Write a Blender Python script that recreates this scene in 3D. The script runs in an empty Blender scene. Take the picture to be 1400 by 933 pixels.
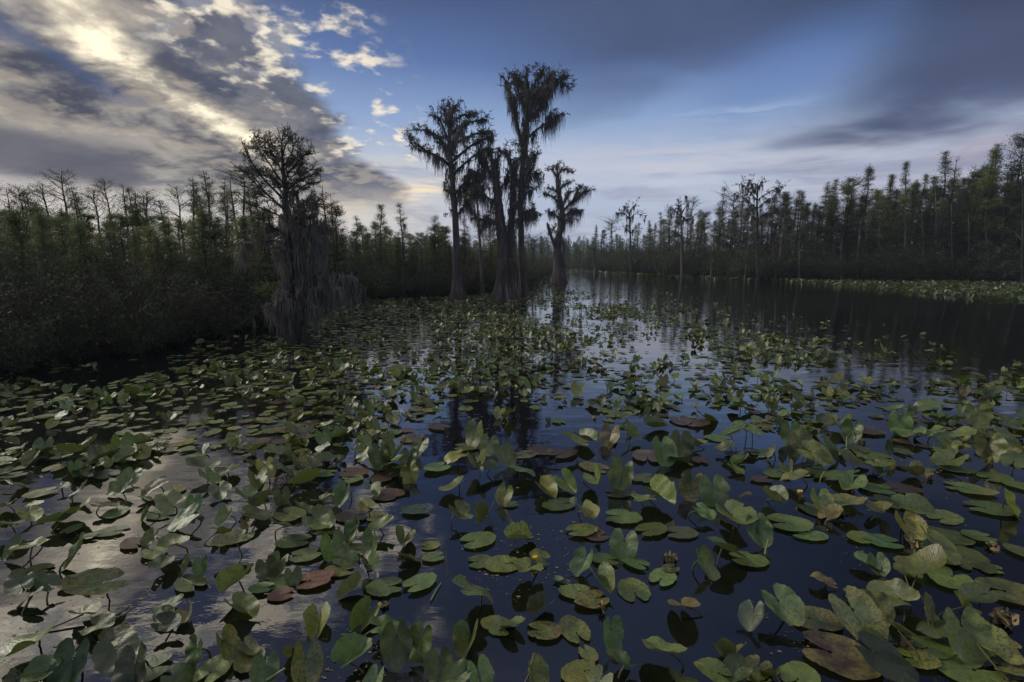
import bpy, math, random
import numpy as np

# ---------------------------------------------------------------- camera, sky, sun, exposure
C = bpy.context.scene.collection
SC = bpy.context.scene
F = 700.0                                   # focal length in photo pixels (photo 1400 x 933)
PITCH = math.atan(111 / F)                  # camera looks this far below the horizon
CAMH = 2.2
cam_d = bpy.data.cameras.new('camera')
cam_d.lens = 18.0; cam_d.sensor_width = 36.0
cam_d.clip_start = 0.05; cam_d.clip_end = 5000
cam = bpy.data.objects.new('camera', cam_d); C.objects.link(cam)
cam.location = (0, 0, CAMH)
cam.rotation_euler = (math.pi / 2 - PITCH, 0, 0)
SC.camera = cam

SC.view_settings.view_transform = 'Standard'
SC.view_settings.look = 'None'
SC.view_settings.exposure = 0.22
SC.view_settings.gamma = 1.0
SC.view_settings.use_curve_mapping = False
SC.cycles.max_bounces = 6
SC.cycles.transparent_max_bounces = 6
SC.cycles.caustics_reflective = False
SC.cycles.use_denoising = True

SUN_EL, SUN_AZ = math.radians(28), math.radians(-64)     # azimuth from +Y, negative = left
sun_d = bpy.data.lights.new('sun', 'SUN')
sun_d.energy = 1.9; sun_d.angle = math.radians(10); sun_d.color = (1.0, 0.93, 0.80)
sun = bpy.data.objects.new('sun', sun_d); C.objects.link(sun)
sun.rotation_euler = (math.pi / 2 - SUN_EL, 0, -SUN_AZ + math.pi)
from mathutils import Vector
_sd = Vector((math.sin(SUN_AZ) * math.cos(SUN_EL), math.cos(SUN_AZ) * math.cos(SUN_EL), math.sin(SUN_EL)))
sun.rotation_euler = _sd.to_track_quat('Z', 'Y').to_euler()


def lin(r, g, b, k=1.0):
    f = lambda c: ((c / 255 + 0.055) / 1.055) ** 2.4 if c > 10 else c / 255 / 12.92
    return (f(r) * k, f(g) * k, f(b) * k, 1)


class NT:
    """small helper for writing node graphs as expressions"""
    def __init__(s, tree):
        s.t = tree; s.n = tree.nodes; s.l = tree.links

    def put(s, sock, v):
        if v is None: return
        if isinstance(v, bpy.types.NodeSocket): s.l.new(v, sock)
        else: sock.default_value = v

    def m(s, op, a, b=None, c=None, clamp=False):
        n = s.n.new('ShaderNodeMath'); n.operation = op; n.use_clamp = clamp
        for i, v in enumerate((a, b, c)): s.put(n.inputs[i], v)
        return n.outputs[0]

    def add(s, a, b): return s.m('ADD', a, b)
    def sub(s, a, b): return s.m('SUBTRACT', a, b)
    def mul(s, a, b): return s.m('MULTIPLY', a, b)
    def div(s, a, b): return s.m('DIVIDE', a, b)

    def step(s, v, lo, hi, smooth=True):
        n = s.n.new('ShaderNodeMapRange'); n.interpolation_type = 'SMOOTHSTEP' if smooth else 'LINEAR'
        n.clamp = True
        s.put(n.inputs['Value'], v)
        a, b, x, y = (lo, hi, 0.0, 1.0) if lo < hi else (hi, lo, 1.0, 0.0)
        n.inputs['From Min'].default_value = a; n.inputs['From Max'].default_value = b
        n.inputs['To Min'].default_value = x; n.inputs['To Max'].default_value = y
        return n.outputs[0]

    def gauss(s, v, c, w):
        d = s.div(s.sub(v, c), w)
        return s.m('EXPONENT', s.mul(s.mul(d, d), -1.0))

    def xyz(s, x, y, z=0.0):
        n = s.n.new('ShaderNodeCombineXYZ')
        for i, v in enumerate((x, y, z)): s.put(n.inputs[i], v)
        return n.outputs[0]

    def noise(s, vec, scale, detail=6, rough=0.55, dist=0.0, color=False):
        n = s.n.new('ShaderNodeTexNoise'); n.noise_dimensions = '3D'
        s.put(n.inputs['Vector'], vec)
        n.inputs['Scale'].default_value = scale; n.inputs['Detail'].default_value = detail
        n.inputs['Roughness'].default_value = rough; n.inputs['Distortion'].default_value = dist
        return n.outputs[1] if color else n.outputs[0]

    def mix(s, f, a, b, mode='MIX'):
        n = s.n.new('ShaderNodeMix'); n.data_type = 'RGBA'; n.blend_type = mode; n.clamp_factor = True
        s.put(n.inputs[0], f); s.put(n.inputs[6], a); s.put(n.inputs[7], b)
        return n.outputs[2]

    def ramp(s, f, stops):
        n = s.n.new('ShaderNodeValToRGB'); s.put(n.inputs[0], f)
        e = n.color_ramp.elements
        while len(e) < len(stops): e.new(0.5)
        for i, (p, c) in enumerate(stops): e[i].position = p; e[i].color = c
        return n.outputs[0]

    def vm(s, op, a, b=None):
        n = s.n.new('ShaderNodeVectorMath'); n.operation = op
        s.put(n.inputs[0], a)
        if b is not None: s.put(n.inputs[3 if op == 'SCALE' else 1], b)
        return n.outputs[0]


def make_world():
    w = bpy.data.worlds.new('World'); SC.world = w; w.use_nodes = True
    for n in list(w.node_tree.nodes): w.node_tree.nodes.remove(n)
    t = NT(w.node_tree)
    tc = t.n.new('ShaderNodeTexCoord')
    sp = t.n.new('ShaderNodeSeparateXYZ'); t.l.new(tc.outputs['Generated'], sp.inputs[0])
    X, Y, Z = sp.outputs
    el = t.mul(t.m('ARCSINE', Z), 180 / math.pi)
    az = t.mul(t.m('ARCTAN2', X, Y), 180 / math.pi)
    # cloud deck coordinates: the direction carried up to a flat layer
    zz = t.add(t.m('MAXIMUM', Z, 0.0), 0.12)
    px, py = t.div(X, zz), t.div(Y, zz)
    P = t.xyz(px, py, 0.0)
    z2 = t.add(t.m('MAXIMUM', Z, 0.0), 0.22)
    P2 = t.vm('SCALE', t.xyz(t.div(X, z2), t.div(Y, z2), t.mul(Z, 1.0)), 1.2)      # less flattened: billows have height
    # --- clear air
    air = t.ramp(t.div(el, 90.0), [
        (0.0, lin(158, 172, 204)), (0.06, lin(182, 194, 216)), (0.115, lin(180, 194, 218)), (0.16, lin(142, 168, 208)),
        (0.215, lin(90, 118, 170)), (0.28, lin(60, 78, 118)), (0.42, lin(66, 76, 102)), (0.60, lin(112, 114, 126)), (1.0, lin(150, 148, 146))])
    sky = t.n.new('ShaderNodeTexSky'); sky.sky_type = 'NISHITA'; sky.sun_disc = False
    sky.sun_elevation = SUN_EL; sky.sun_rotation = SUN_AZ
    sky.air_density = 1.0; sky.dust_density = 2.0
    nish = t.mix(1.0, sky.outputs[0], (0.028, 0.028, 0.034, 1), 'MULTIPLY')
    air = t.mix(0.22, air, nish)
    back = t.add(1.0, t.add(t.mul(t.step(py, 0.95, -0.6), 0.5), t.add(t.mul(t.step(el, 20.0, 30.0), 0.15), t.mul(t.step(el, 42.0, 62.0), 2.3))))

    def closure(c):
        # sky behind and overhead, mostly out of view, gets added brightness to light the pads
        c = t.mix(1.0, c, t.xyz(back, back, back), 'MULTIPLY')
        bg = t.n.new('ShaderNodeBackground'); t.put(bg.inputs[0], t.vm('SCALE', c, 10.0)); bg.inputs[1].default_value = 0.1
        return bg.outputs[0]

    def mixs(f, a, b):
        n = t.n.new('ShaderNodeMixShader'); t.put(n.inputs[0], f); t.l.new(a, n.inputs[1]); t.l.new(b, n.inputs[2])
        return n.outputs[0]

    def warped():
        warp = t.vm('SCALE', t.vm('SUBTRACT', t.noise(P, 1.3, 2, 0.5, color=True), (0.5, 0.5, 0.5)), 0.45)
        return warp, t.vm('ADD', P, warp)

    def low_streaks(col, left):
        S = t.xyz(t.mul(az, 0.035), t.mul(el, 0.26), 3.0)
        a = t.noise(S, 1.5, 4, 0.6, 0.3)
        col = t.mix(t.mul(t.mul(t.step(a, 0.40, 0.70), t.step(el, 13.5, 9.5)), 0.55), col,
                    lin(206, 200, 192) if left else lin(196, 200, 212))
        b = t.noise(t.vm('ADD', S, (5.0, 2.0, 0.0)), 2.3, 4, 0.6, 0.4)
        col = t.mix(t.mul(t.mul(t.step(b, 0.50, 0.70), t.step(el, 12.5, 9.0)), 0.5), col, lin(128, 132, 158))
        bar = t.mul(t.gauss(t.sub(el, t.mul(t.add(az, 11.0), 0.17)), 6.9, 1.1), t.gauss(az, -10.5, 4.8))
        col = t.mix(t.mul(t.mul(bar, t.step(t.noise(S, 4.6, 5, 0.62, 0.4), 0.36, 0.58)), 0.95), col, lin(240, 220, 188))
        return col, S

    # --- left part of the sky
    warp, W = warped()
    col = t.mix(t.mul(t.mul(t.step(el, 13.0, 4.0), t.step(az, 4.0, -22.0)), 0.8), air, lin(214, 204, 190))
    col, S = low_streaks(col, True)
    sc = t.mul(t.gauss(t.sub(el, t.mul(t.add(az, 18.0), 0.05)), 5.6, 0.7), t.gauss(az, -18.5, 2.2))
    col = t.mix(t.mul(sc, t.step(t.noise(S, 7.0, 3, 0.6), 0.42, 0.58)), col, lin(242, 216, 176))
    # small cream cumulus
    Wc = t.vm('ADD', P2, t.vm('SCALE', warp, 0.12))
    n4 = t.noise(Wc, 7.0, 6, 0.54)
    n4b = t.noise(t.vm('ADD', Wc, (-0.03, 0.02, 0.03)), 7.0, 3, 0.5)
    cm = t.mul(t.mul(t.step(px, -1.35, -1.0), t.step(t.add(px, t.mul(t.step(py, 1.75, 1.45), -0.28)), -0.34, -0.56)), t.mul(t.step(py, 3.5, 2.9), t.step(py, 0.55, 0.8)))
    n4m = t.add(t.add(n4, t.mul(t.step(py, 1.7, 1.3), 0.06)), t.mul(t.sub(t.noise(P, 1.9, 2, 0.5), 0.5), 0.55))
    cden = t.mul(t.step(n4m, 0.49, 0.66), cm)
    ccol = t.mix(t.step(t.sub(n4, n4b), -0.07, 0.07), lin(136, 140, 152), lin(238, 226, 204))
    # large cloud mass with the bright torn streak through it
    n1 = t.noise(W, 1.45, 6, 0.55)
    mL = t.step(px, -0.62, -1.10)
    d1 = t.step(t.add(n1, t.mul(mL, 0.46)), 0.60, 0.84)
    d1 = t.mul(d1, t.step(el, 4.0, 8.0))
    xl = t.add(t.mul(t.m('MINIMUM', t.sub(py, 0.9), 1.0), -0.42), -1.0)            # centre line of the streak on the deck
    wob = t.mul(t.sub(t.noise(P, 1.8, 4, 0.6), 0.5), 0.60)
    off = t.sub(t.add(px, wob), xl)
    streak = t.m('EXPONENT', t.mul(t.m('POWER', t.div(off, 0.095), 2.0), -1.0))
    streak = t.mul(streak, t.step(py, 3.9, 2.6))
    W2 = t.vm('ADD', P2, t.vm('SCALE', warp, 0.35))
    n2 = t.noise(t.vm('ADD', W2, (3.1, 1.7, 0.4)), 3.3, 8, 0.60)
    n2b = t.noise(t.vm('ADD', W2, (3.02, 1.76, 0.44)), 3.3, 4, 0.52)
    streak = t.mul(streak, t.add(0.40, t.mul(t.step(n2, 0.62, 0.40), 0.60)))
    rim = t.step(t.sub(n2, n2b), 0.00, 0.13)
    thin = t.mul(t.step(n2, 0.60, 0.40), 0.45)
    right_side = t.step(off, -0.05, 0.35)
    body = t.mix(t.step(n2, 0.28, 0.66), lin(118, 118, 126), lin(64, 68, 82))
    body = t.mix(t.mul(right_side, 0.7), body, t.mix(n2, lin(100, 106, 122), lin(56, 67, 92)))
    body = t.mix(t.mul(rim, 0.42), body, lin(196, 184, 166))
    glow = t.m('ADD', t.mul(streak, t.add(0.55, thin)), t.mul(t.mul(thin, 0.5), t.step(off, 0.6, 0.0)), clamp=True)
    body = t.mix(glow, body, lin(246, 232, 204))
    body = t.mix(t.mul(t.m('POWER', streak, 2.0), t.step(n2, 0.52, 0.36)), body, lin(255, 246, 214, 1.1))
    body = t.vm('SCALE', body, t.add(1.0, t.mul(t.mul(streak, t.step(py, 1.65, 1.25)), 1.1)))
    slit = t.mul(t.m('EXPONENT', t.mul(t.m('POWER', t.div(t.add(off, 0.20), 0.05), 2.0), -1.0)), t.step(py, 2.6, 2.0))
    body = t.mix(t.mul(slit, 0.75), body, lin(66, 82, 118))
    col = t.mix(d1, col, body)
    be = t.add(t.sub(el, t.mul(t.add(az, 44.0), -0.10)), t.mul(t.sub(n1, 0.5), 3.0))
    bank = t.mul(t.mul(t.step(be, 6.3, 7.4), t.step(be, 11.2, 9.4)), t.step(t.add(az, t.mul(t.sub(n1, 0.5), 8.0)), -33.5, -36.0))
    col = t.mix(t.mul(bank, 0.92), col, t.mix(n2, lin(104, 104, 114), lin(70, 73, 86)))
    col = t.mix(t.mul(cden, 0.9), col, ccol)
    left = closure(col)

    # --- middle and right part: slate sheet over the right and overhead, a blue gap left in it
    warp, W = warped()
    col = t.mix(t.mul(t.mul(t.step(el, 15.0, 5.0), t.step(az, 16.0, 38.0)), 0.7), air, lin(136, 136, 158))
    col = t.mix(t.mul(t.mul(t.step(el, 13.0, 4.0), t.step(az, 4.0, -22.0)), 0.8), col, lin(214, 204, 190))
    col, S = low_streaks(col, False)
    wl = t.mul(t.gauss(az, 16.0, 14.0), t.gauss(el, 10.0, 1.9))
    col = t.mix(t.mul(t.mul(wl, t.step(t.noise(S, 2.7, 4, 0.6, 0.3), 0.38, 0.62)), 0.75), col, lin(188, 186, 196))
    hi = t.mul(t.gauss(az, 23.5, 5.5), t.gauss(el, 14.0, 0.55))
    col = t.mix(t.mul(t.mul(hi, t.step(t.noise(S, 5.0, 3, 0.6, 0.8), 0.40, 0.60)), 0.7), col, lin(172, 188, 214))
    n3 = t.noise(W, 1.1, 4, 0.52)
    edge = t.add(el, t.mul(t.sub(n3, 0.5), 16.0))
    top = t.mul(t.step(edge, 13.2, 20.5), t.step(az, -8.0, 14.0))
    far_r = t.mul(t.step(t.add(az, t.mul(t.sub(n3, 0.5), 22.0)), 25.0, 37.0), t.step(edge, 6.0, 13.0))
    sheet = t.m('MAXIMUM', t.mul(top, 0.8), far_r)
    gap = t.mul(t.gauss(t.sub(az, t.mul(t.sub(el, 16.0), 0.9)), 26.0, 6.5), t.gauss(el, 16.5, 3.4))
    sheet = t.mul(sheet, t.sub(1.0, t.mul(gap, 0.95)))
    dark = t.mix(t.noise(W, 1.9, 3, 0.55), lin(56, 66, 92), lin(82, 94, 124))
    dark = t.mix(t.mul(t.step(el, 16.0, 24.0), t.step(az, 12.0, 40.0)), dark, lin(40, 48, 70))
    col = t.mix(sheet, col, dark)
    col = t.mix(t.mul(gap, 0.55), col, lin(88, 118, 170))
    pk = t.mul(t.gauss(t.sub(el, t.mul(t.sub(az, 41.0), 0.25)), 8.7, 0.9), t.gauss(az, 41.0, 2.6))
    col = t.mix(t.mul(t.mul(pk, t.step(t.noise(S, 5.0, 3, 0.6), 0.3, 0.6)), 0.4), col, lin(168, 140, 142))
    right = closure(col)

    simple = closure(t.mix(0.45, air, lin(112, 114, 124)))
    front = mixs(t.step(az, -11.0, -7.0), left, right)
    use = t.mul(t.step(py, 0.35, 0.6), t.step(el, -1.5, -0.5))
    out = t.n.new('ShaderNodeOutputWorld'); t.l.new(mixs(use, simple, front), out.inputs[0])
    w.cycles.sampling_method = 'MANUAL'; w.cycles.sample_map_resolution = 512


make_world()

# ---------------------------------------------------------------- geometry helpers
rng = np.random.default_rng(7)
CP, SP = math.cos(PITCH), math.sin(PITCH)


def ray(px, py):
    """direction of the sight line through a pixel of the 1400 x 933 photograph"""
    x = (px - 700) / F; u = (466.5 - py) / F
    return x, CP + u * SP, u * CP - SP


def on_water(px, py, z=0.0):
    x, y, w = ray(px, py); g = (z - CAMH) / w
    return np.array((x * g, y * g, z))


def at_depth(px, py, Y):
    x, y, w = ray(px, py); g = Y / y
    return np.array((x * g, Y, CAMH + w * g))


def project(p):
    p = np.asarray(p, float); x = p[..., 0]; y = p[..., 1]; z = p[..., 2] - CAMH
    d = y * CP - z * SP; u = y * SP + z * CP
    return 700 + F * x / d, 466.5 - F * u / d, d


class Geo:
    def __init__(s):
        s.v = []; s.q = []; s.t = []; s.n = 0; s.att = {}; s.qm = []

    def add(s, v, q=None, t=None, mat=0, **att):
        v = np.asarray(v, float).reshape(-1, 3)
        if q is not None and len(q): s.q.append(np.asarray(q).reshape(-1, 4) + s.n); s.qm.append(np.full(len(s.q[-1]), mat))
        if t is not None and len(t): s.t.append(np.asarray(t).reshape(-1, 3) + s.n)
        s.v.append(v); s.n += len(v)
        for k, a in att.items(): s.att.setdefault(k, []).append(np.asarray(a, float))

    def mesh(s, name, mats, smooth=True):
        V = np.concatenate(s.v)
        Q = np.concatenate(s.q) if s.q else np.zeros((0, 4), int)
        T = np.concatenate(s.t) if s.t else np.zeros((0, 3), int)
        me = bpy.data.meshes.new(name)
        me.vertices.add(len(V)); me.vertices.foreach_set('co', V.astype(np.float32).ravel())
        loops = np.concatenate([Q.ravel(), T.ravel()]).astype(np.int32)
        me.loops.add(len(loops)); me.loops.foreach_set('vertex_index', loops)
        tot = np.concatenate([np.full(len(Q), 4), np.full(len(T), 3)]).astype(np.int32)
        me.polygons.add(len(tot))
        me.polygons.foreach_set('loop_start', (np.cumsum(tot) - tot).astype(np.int32))
        me.polygons.foreach_set('loop_total', tot)
        if smooth: me.polygons.foreach_set('use_smooth', np.ones(len(tot), bool))
        if not isinstance(mats, (list, tuple)): mats = [mats]
        for m in mats: me.materials.append(m)
        if len(mats) > 1 and s.qm:
            mi = np.concatenate([np.concatenate(s.qm), np.zeros(len(T), int)]).astype(np.int32)
            me.polygons.foreach_set('material_index', mi)
        for k, a in s.att.items():
            a = np.concatenate(a)
            if a.ndim == 1:
                at = me.attributes.new(k, 'FLOAT', 'POINT'); at.data.foreach_set('value', a.astype(np.float32))
            elif a.shape[1] == 2:
                at = me.attributes.new(k, 'FLOAT2', 'POINT'); at.data.foreach_set('vector', a.astype(np.float32).ravel())
            else:
                at = me.attributes.new(k, 'FLOAT_VECTOR', 'POINT'); at.data.foreach_set('vector', a.astype(np.float32).ravel())
        me.update(calc_edges=True); me.validate()
        return me


def link(name, me, parent=None, loc=None):
    o = bpy.data.objects.new(name, me); C.objects.link(o)
    if parent is not None: o.parent = parent
    if loc is not None: o.location = loc
    return o


def tag(o, label, cat, group=None):
    o['label'] = label; o['category'] = cat
    if group: o['group'] = group
    return o


def setting(o, kind='structure'):
    o['kind'] = kind; return o


def unit(a): return a / np.maximum(np.linalg.norm(a, axis=-1, keepdims=True), 1e-9)


def tubes(g, P, R, sides=5, mat=0, **att):
    """P (N,K,3) centre lines, R (N,K) radii, all at once"""
    P = np.asarray(P, float); R = np.asarray(R, float)
    if P.ndim == 2: P = P[None]; R = R[None]
    N, K, _ = P.shape
    if N == 0: return
    T = np.empty_like(P); T[:, 1:-1] = P[:, 2:] - P[:, :-2]; T[:, 0] = P[:, 1] - P[:, 0]; T[:, -1] = P[:, -1] - P[:, -2]
    T = unit(T)
    ref = np.where(np.abs(T[:, :1, 2:3]) > 0.8, np.array([[[1.0, 0, 0]]]), np.array([[[0, 0, 1.0]]]))
    A = unit(np.cross(T, np.broadcast_to(ref, T.shape))); B = np.cross(T, A)
    a = np.linspace(0, 2 * np.pi, sides, endpoint=False)
    V = P[:, :, None] + R[:, :, None, None] * (np.cos(a)[None, None, :, None] * A[:, :, None] + np.sin(a)[None, None, :, None] * B[:, :, None])
    i = np.arange(N)[:, None, None] * K * sides + np.arange(K - 1)[None, :, None] * sides
    j = np.arange(sides)[None, None]; j2 = (j + 1) % sides
    q = np.stack([i + j, i + j2, i + sides + j2, i + sides + j], -1)
    n = N * K * sides
    g.add(V, q, mat=mat, **{k: np.full(n, v) for k, v in att.items()})


def cards(g, c, size, aspect=0.5, flat=0.0, r=rng, mat=0):
    """leaf-sized faces at the points c; flat pulls them towards the horizontal"""
    c = np.asarray(c, float); n = len(c)
    if n == 0: return
    size = np.broadcast_to(size, (n,))
    a = unit(r.normal(size=(n, 3)) * (1, 1, 1 - 0.7 * flat))
    b = unit(np.cross(a, r.normal(size=(n, 3)) * (1 - flat, 1 - flat, 1) + 1e-6))
    a = a * size[:, None] * 0.5; b = b * size[:, None] * 0.5 * aspect
    m = b * 0.35
    V = np.stack([c - a - m, c + b - a * 0.1, c + a, c - b * 1.0 + a * 0.15], 1)
    g.add(V, np.arange(n * 4).reshape(n, 4), mat=mat)


def resample(P, k):
    P = np.asarray(P, float)
    d = np.concatenate([[0], np.cumsum(np.linalg.norm(np.diff(P, axis=0), axis=1))])
    t = np.linspace(0, d[-1], k)
    return np.stack([np.interp(t, d, P[:, i]) for i in range(P.shape[1])], 1)


def smooth_line(P, k):
    P = resample(P, k)
    for _ in range(2):
        P[1:-1] = 0.25 * P[:-2] + 0.5 * P[1:-1] + 0.25 * P[2:]
    return P


def vnoise(x, y, s, seed=0):
    """smooth value noise 0..1 at world positions"""
    r = np.random.default_rng(seed); tab = r.random((64, 64))
    u = np.asarray(x) / s + 900; v = np.asarray(y) / s + 900
    i = np.floor(u).astype(int); j = np.floor(v).astype(int); fu = u - i; fv = v - j
    fu = fu * fu * (3 - 2 * fu); fv = fv * fv * (3 - 2 * fv)
    g_ = lambda a, b: tab[a % 64, b % 64]
    return (g_(i, j) * (1 - fu) + g_(i + 1, j) * fu) * (1 - fv) + (g_(i, j + 1) * (1 - fu) + g_(i + 1, j + 1) * fu) * fv


# ---------------------------------------------------------------- materials
def mat(name):
    m = bpy.data.materials.new(name); m.use_nodes = True
    for n in list(m.node_tree.nodes): m.node_tree.nodes.remove(n)
    t = NT(m.node_tree)
    o = t.n.new('ShaderNodeOutputMaterial')
    return m, t, o


def principled(t, color, rough=0.6, spec=0.4, normal=None, ior=None):
    p = t.n.new('ShaderNodeBsdfPrincipled')
    t.put(p.inputs['Base Color'], color); t.put(p.inputs['Roughness'], rough)
    p.inputs['Specular IOR Level'].default_value = spec
    if ior: p.inputs['IOR'].default_value = ior
    if normal is not None: t.l.new(normal, p.inputs['Normal'])
    return p


def translucent(t, surf, color, f):
    tr = t.n.new('ShaderNodeBsdfTranslucent'); t.put(tr.inputs[0], color)
    mx = t.n.new('ShaderNodeMixShader'); mx.inputs[0].default_value = f
    t.l.new(surf, mx.inputs[1]); t.l.new(tr.outputs[0], mx.inputs[2])
    return mx.outputs[0]


def bump(t, h, strength, dist):
    b = t.n.new('ShaderNodeBump'); t.l.new(h, b.inputs['Height'])
    t.put(b.inputs['Strength'], strength); b.inputs['Distance'].default_value = dist
    return b.outputs[0]


def geo_pos(t):
    return t.n.new('ShaderNodeNewGeometry').outputs['Position']


def obj_rand(t): return t.n.new('ShaderNodeObjectInfo').outputs['Random']


def foliage_mat(name, ca, cb, tr=0.35, rough=0.6, scale=0.9):
    m, t, o = mat(name)
    f = t.noise(geo_pos(t), scale, 2, 0.6)
    f = t.m('ADD', t.mul(t.sub(f, 0.5), 2.2), t.mul(obj_rand(t), 0.9), clamp=True)
    c = t.mix(f, ca, cb)
    c = t.vm('SCALE', c, t.add(0.72, t.mul(obj_rand(t), 0.55)))
    p = principled(t, c, rough, 0.25)
    t.l.new(translucent(t, p.outputs[0], c, tr), o.inputs[0])
    return m


def bark_mat(name, ca, cb, scale=6.0):
    m, t, o = mat(name)
    v = t.vm('MULTIPLY', geo_pos(t), (1.0, 1.0, 0.16))
    f = t.noise(v, scale, 5, 0.65)
    f2 = t.noise(geo_pos(t), 0.8, 2, 0.5)
    c = t.mix(t.step(f, 0.35, 0.68), ca, cb)
    c = t.mix(t.mul(t.step(f2, 0.45, 0.65), 0.5), c, ca)
    p = principled(t, c, 0.85, 0.2, bump(t, f, 0.9, 0.03))
    t.l.new(p.outputs[0], o.inputs[0])
    return m


M_BARK = bark_mat('cypress_bark', (0.042, 0.036, 0.032, 1), (0.12, 0.105, 0.095, 1))
M_BARK_PALE = bark_mat('pale_bark', (0.055, 0.048, 0.042, 1), (0.15, 0.14, 0.125, 1), 4.0)
M_BARK_DARK = bark_mat('dark_bark', (0.030, 0.026, 0.023, 1), (0.08, 0.072, 0.064, 1))
M_NEEDLE = foliage_mat('cypress_needles', (0.075, 0.105, 0.034, 1), (0.17, 0.195, 0.062, 1))
M_NEEDLE_DARK = foliage_mat('old_cypress_needles', (0.035, 0.05, 0.02, 1), (0.06, 0.075, 0.03, 1), 0.3)
M_BUDS = foliage_mat('spring_twigs', (0.07, 0.055, 0.035, 1), (0.08, 0.09, 0.04, 1), 0.25)
M_BRUSH = foliage_mat('brush_leaves', (0.052, 0.046, 0.028, 1), (0.066, 0.084, 0.030, 1), 0.25, 0.7, 0.45)
M_BRUSH_TWIG = bark_mat('brush_twigs', (0.035, 0.03, 0.025, 1), (0.085, 0.075, 0.066, 1))
M_BRIGHT = foliage_mat('yellow_green_leaves', (0.12, 0.16, 0.03, 1), (0.17, 0.19, 0.04, 1), 0.35)


def moss_mat():
    m, t, o = mat('spanish_moss')
    v = t.vm('MULTIPLY', geo_pos(t), (1.0, 1.0, 0.12))
    f = t.noise(v, 7.0, 4, 0.6)
    c = t.mix(f, (0.07, 0.066, 0.062, 1), (0.18, 0.172, 0.16, 1))
    p = principled(t, c, 0.9, 0.1)
    t.l.new(translucent(t, p.outputs[0], c, 0.25), o.inputs[0])
    return m


M_MOSS = moss_mat()


def moss_pale():
    m, t, o = mat('pale_spanish_moss')
    f = t.noise(t.vm('MULTIPLY', geo_pos(t), (1.0, 1.0, 0.12)), 9.0, 4, 0.6)
    c = t.mix(f, (0.085, 0.078, 0.068, 1), (0.235, 0.22, 0.195, 1))
    p = principled(t, c, 0.9, 0.1)
    t.l.new(translucent(t, p.outputs[0], c, 0.25), o.inputs[0])
    return m


M_MOSS_PALE = moss_pale()


def water_mat():
    m, t, o = mat('blackwater')
    pos = geo_pos(t)
    sp = t.n.new('ShaderNodeSeparateXYZ'); t.l.new(pos, sp.inputs[0])
    x, y = sp.outputs[0], sp.outputs[1]
    # a breeze patch on the open channel, glassy water elsewhere
    ln = t.noise(t.vm('MULTIPLY', pos, (0.10, 0.05, 0)), 1.0, 3, 0.5)
    ex = t.div(t.sub(x, t.sub(13.6, t.mul(t.sub(y, 39.0), 0.20))), 4.4)
    ey = t.div(t.sub(y, 39.0), 10.0)
    el = t.add(t.add(t.mul(ex, ex), t.mul(ey, ey)), t.mul(t.sub(ln, 0.5), 1.2))
    patch = t.mul(t.step(el, 1.25, 0.75), t.add(0.35, t.mul(0.65, t.step(t.noise(t.vm('MULTIPLY', pos, (0.35, 0.8, 0)), 1.0, 3, 0.6), 0.36, 0.60))))
    far = t.step(y, 22.0, 50.0)
    w1 = t.noise(t.vm('MULTIPLY', pos, (1.0, 2.2, 1)), 1.1, 2, 0.5)
    w2 = t.noise(t.vm('MULTIPLY', pos, (1.0, 2.0, 1)), 7.0, 3, 0.6)
    w3 = t.noise(t.vm('MULTIPLY', pos, (1.0, 2.8, 1)), 1.7, 3, 0.6)
    h = t.add(t.mul(w1, t.add(0.05, t.mul(far, 0.10))), t.mul(w2, t.add(0.006, t.mul(far, 0.012))))
    h = t.add(h, t.mul(w3, t.mul(patch, 0.05)))
    p = principled(t, (0.0025, 0.0028, 0.0035, 1), 0.015, 0.5, bump(t, h, 1.0, 0.12), ior=2.3)
    t.l.new(p.outputs[0], o.inputs[0])
    return m


M_WATER = water_mat()


def mud_mat():
    m, t, o = mat('peat_bank')
    f = t.noise(geo_pos(t), 1.5, 5, 0.6)
    c = t.mix(f, (0.008, 0.007, 0.006, 1), (0.022, 0.018, 0.014, 1))
    p = principled(t, c, 0.95, 0.1, bump(t, f, 0.7, 0.1))
    t.l.new(p.outputs[0], o.inputs[0])
    return m


M_MUD = mud_mat()


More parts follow.
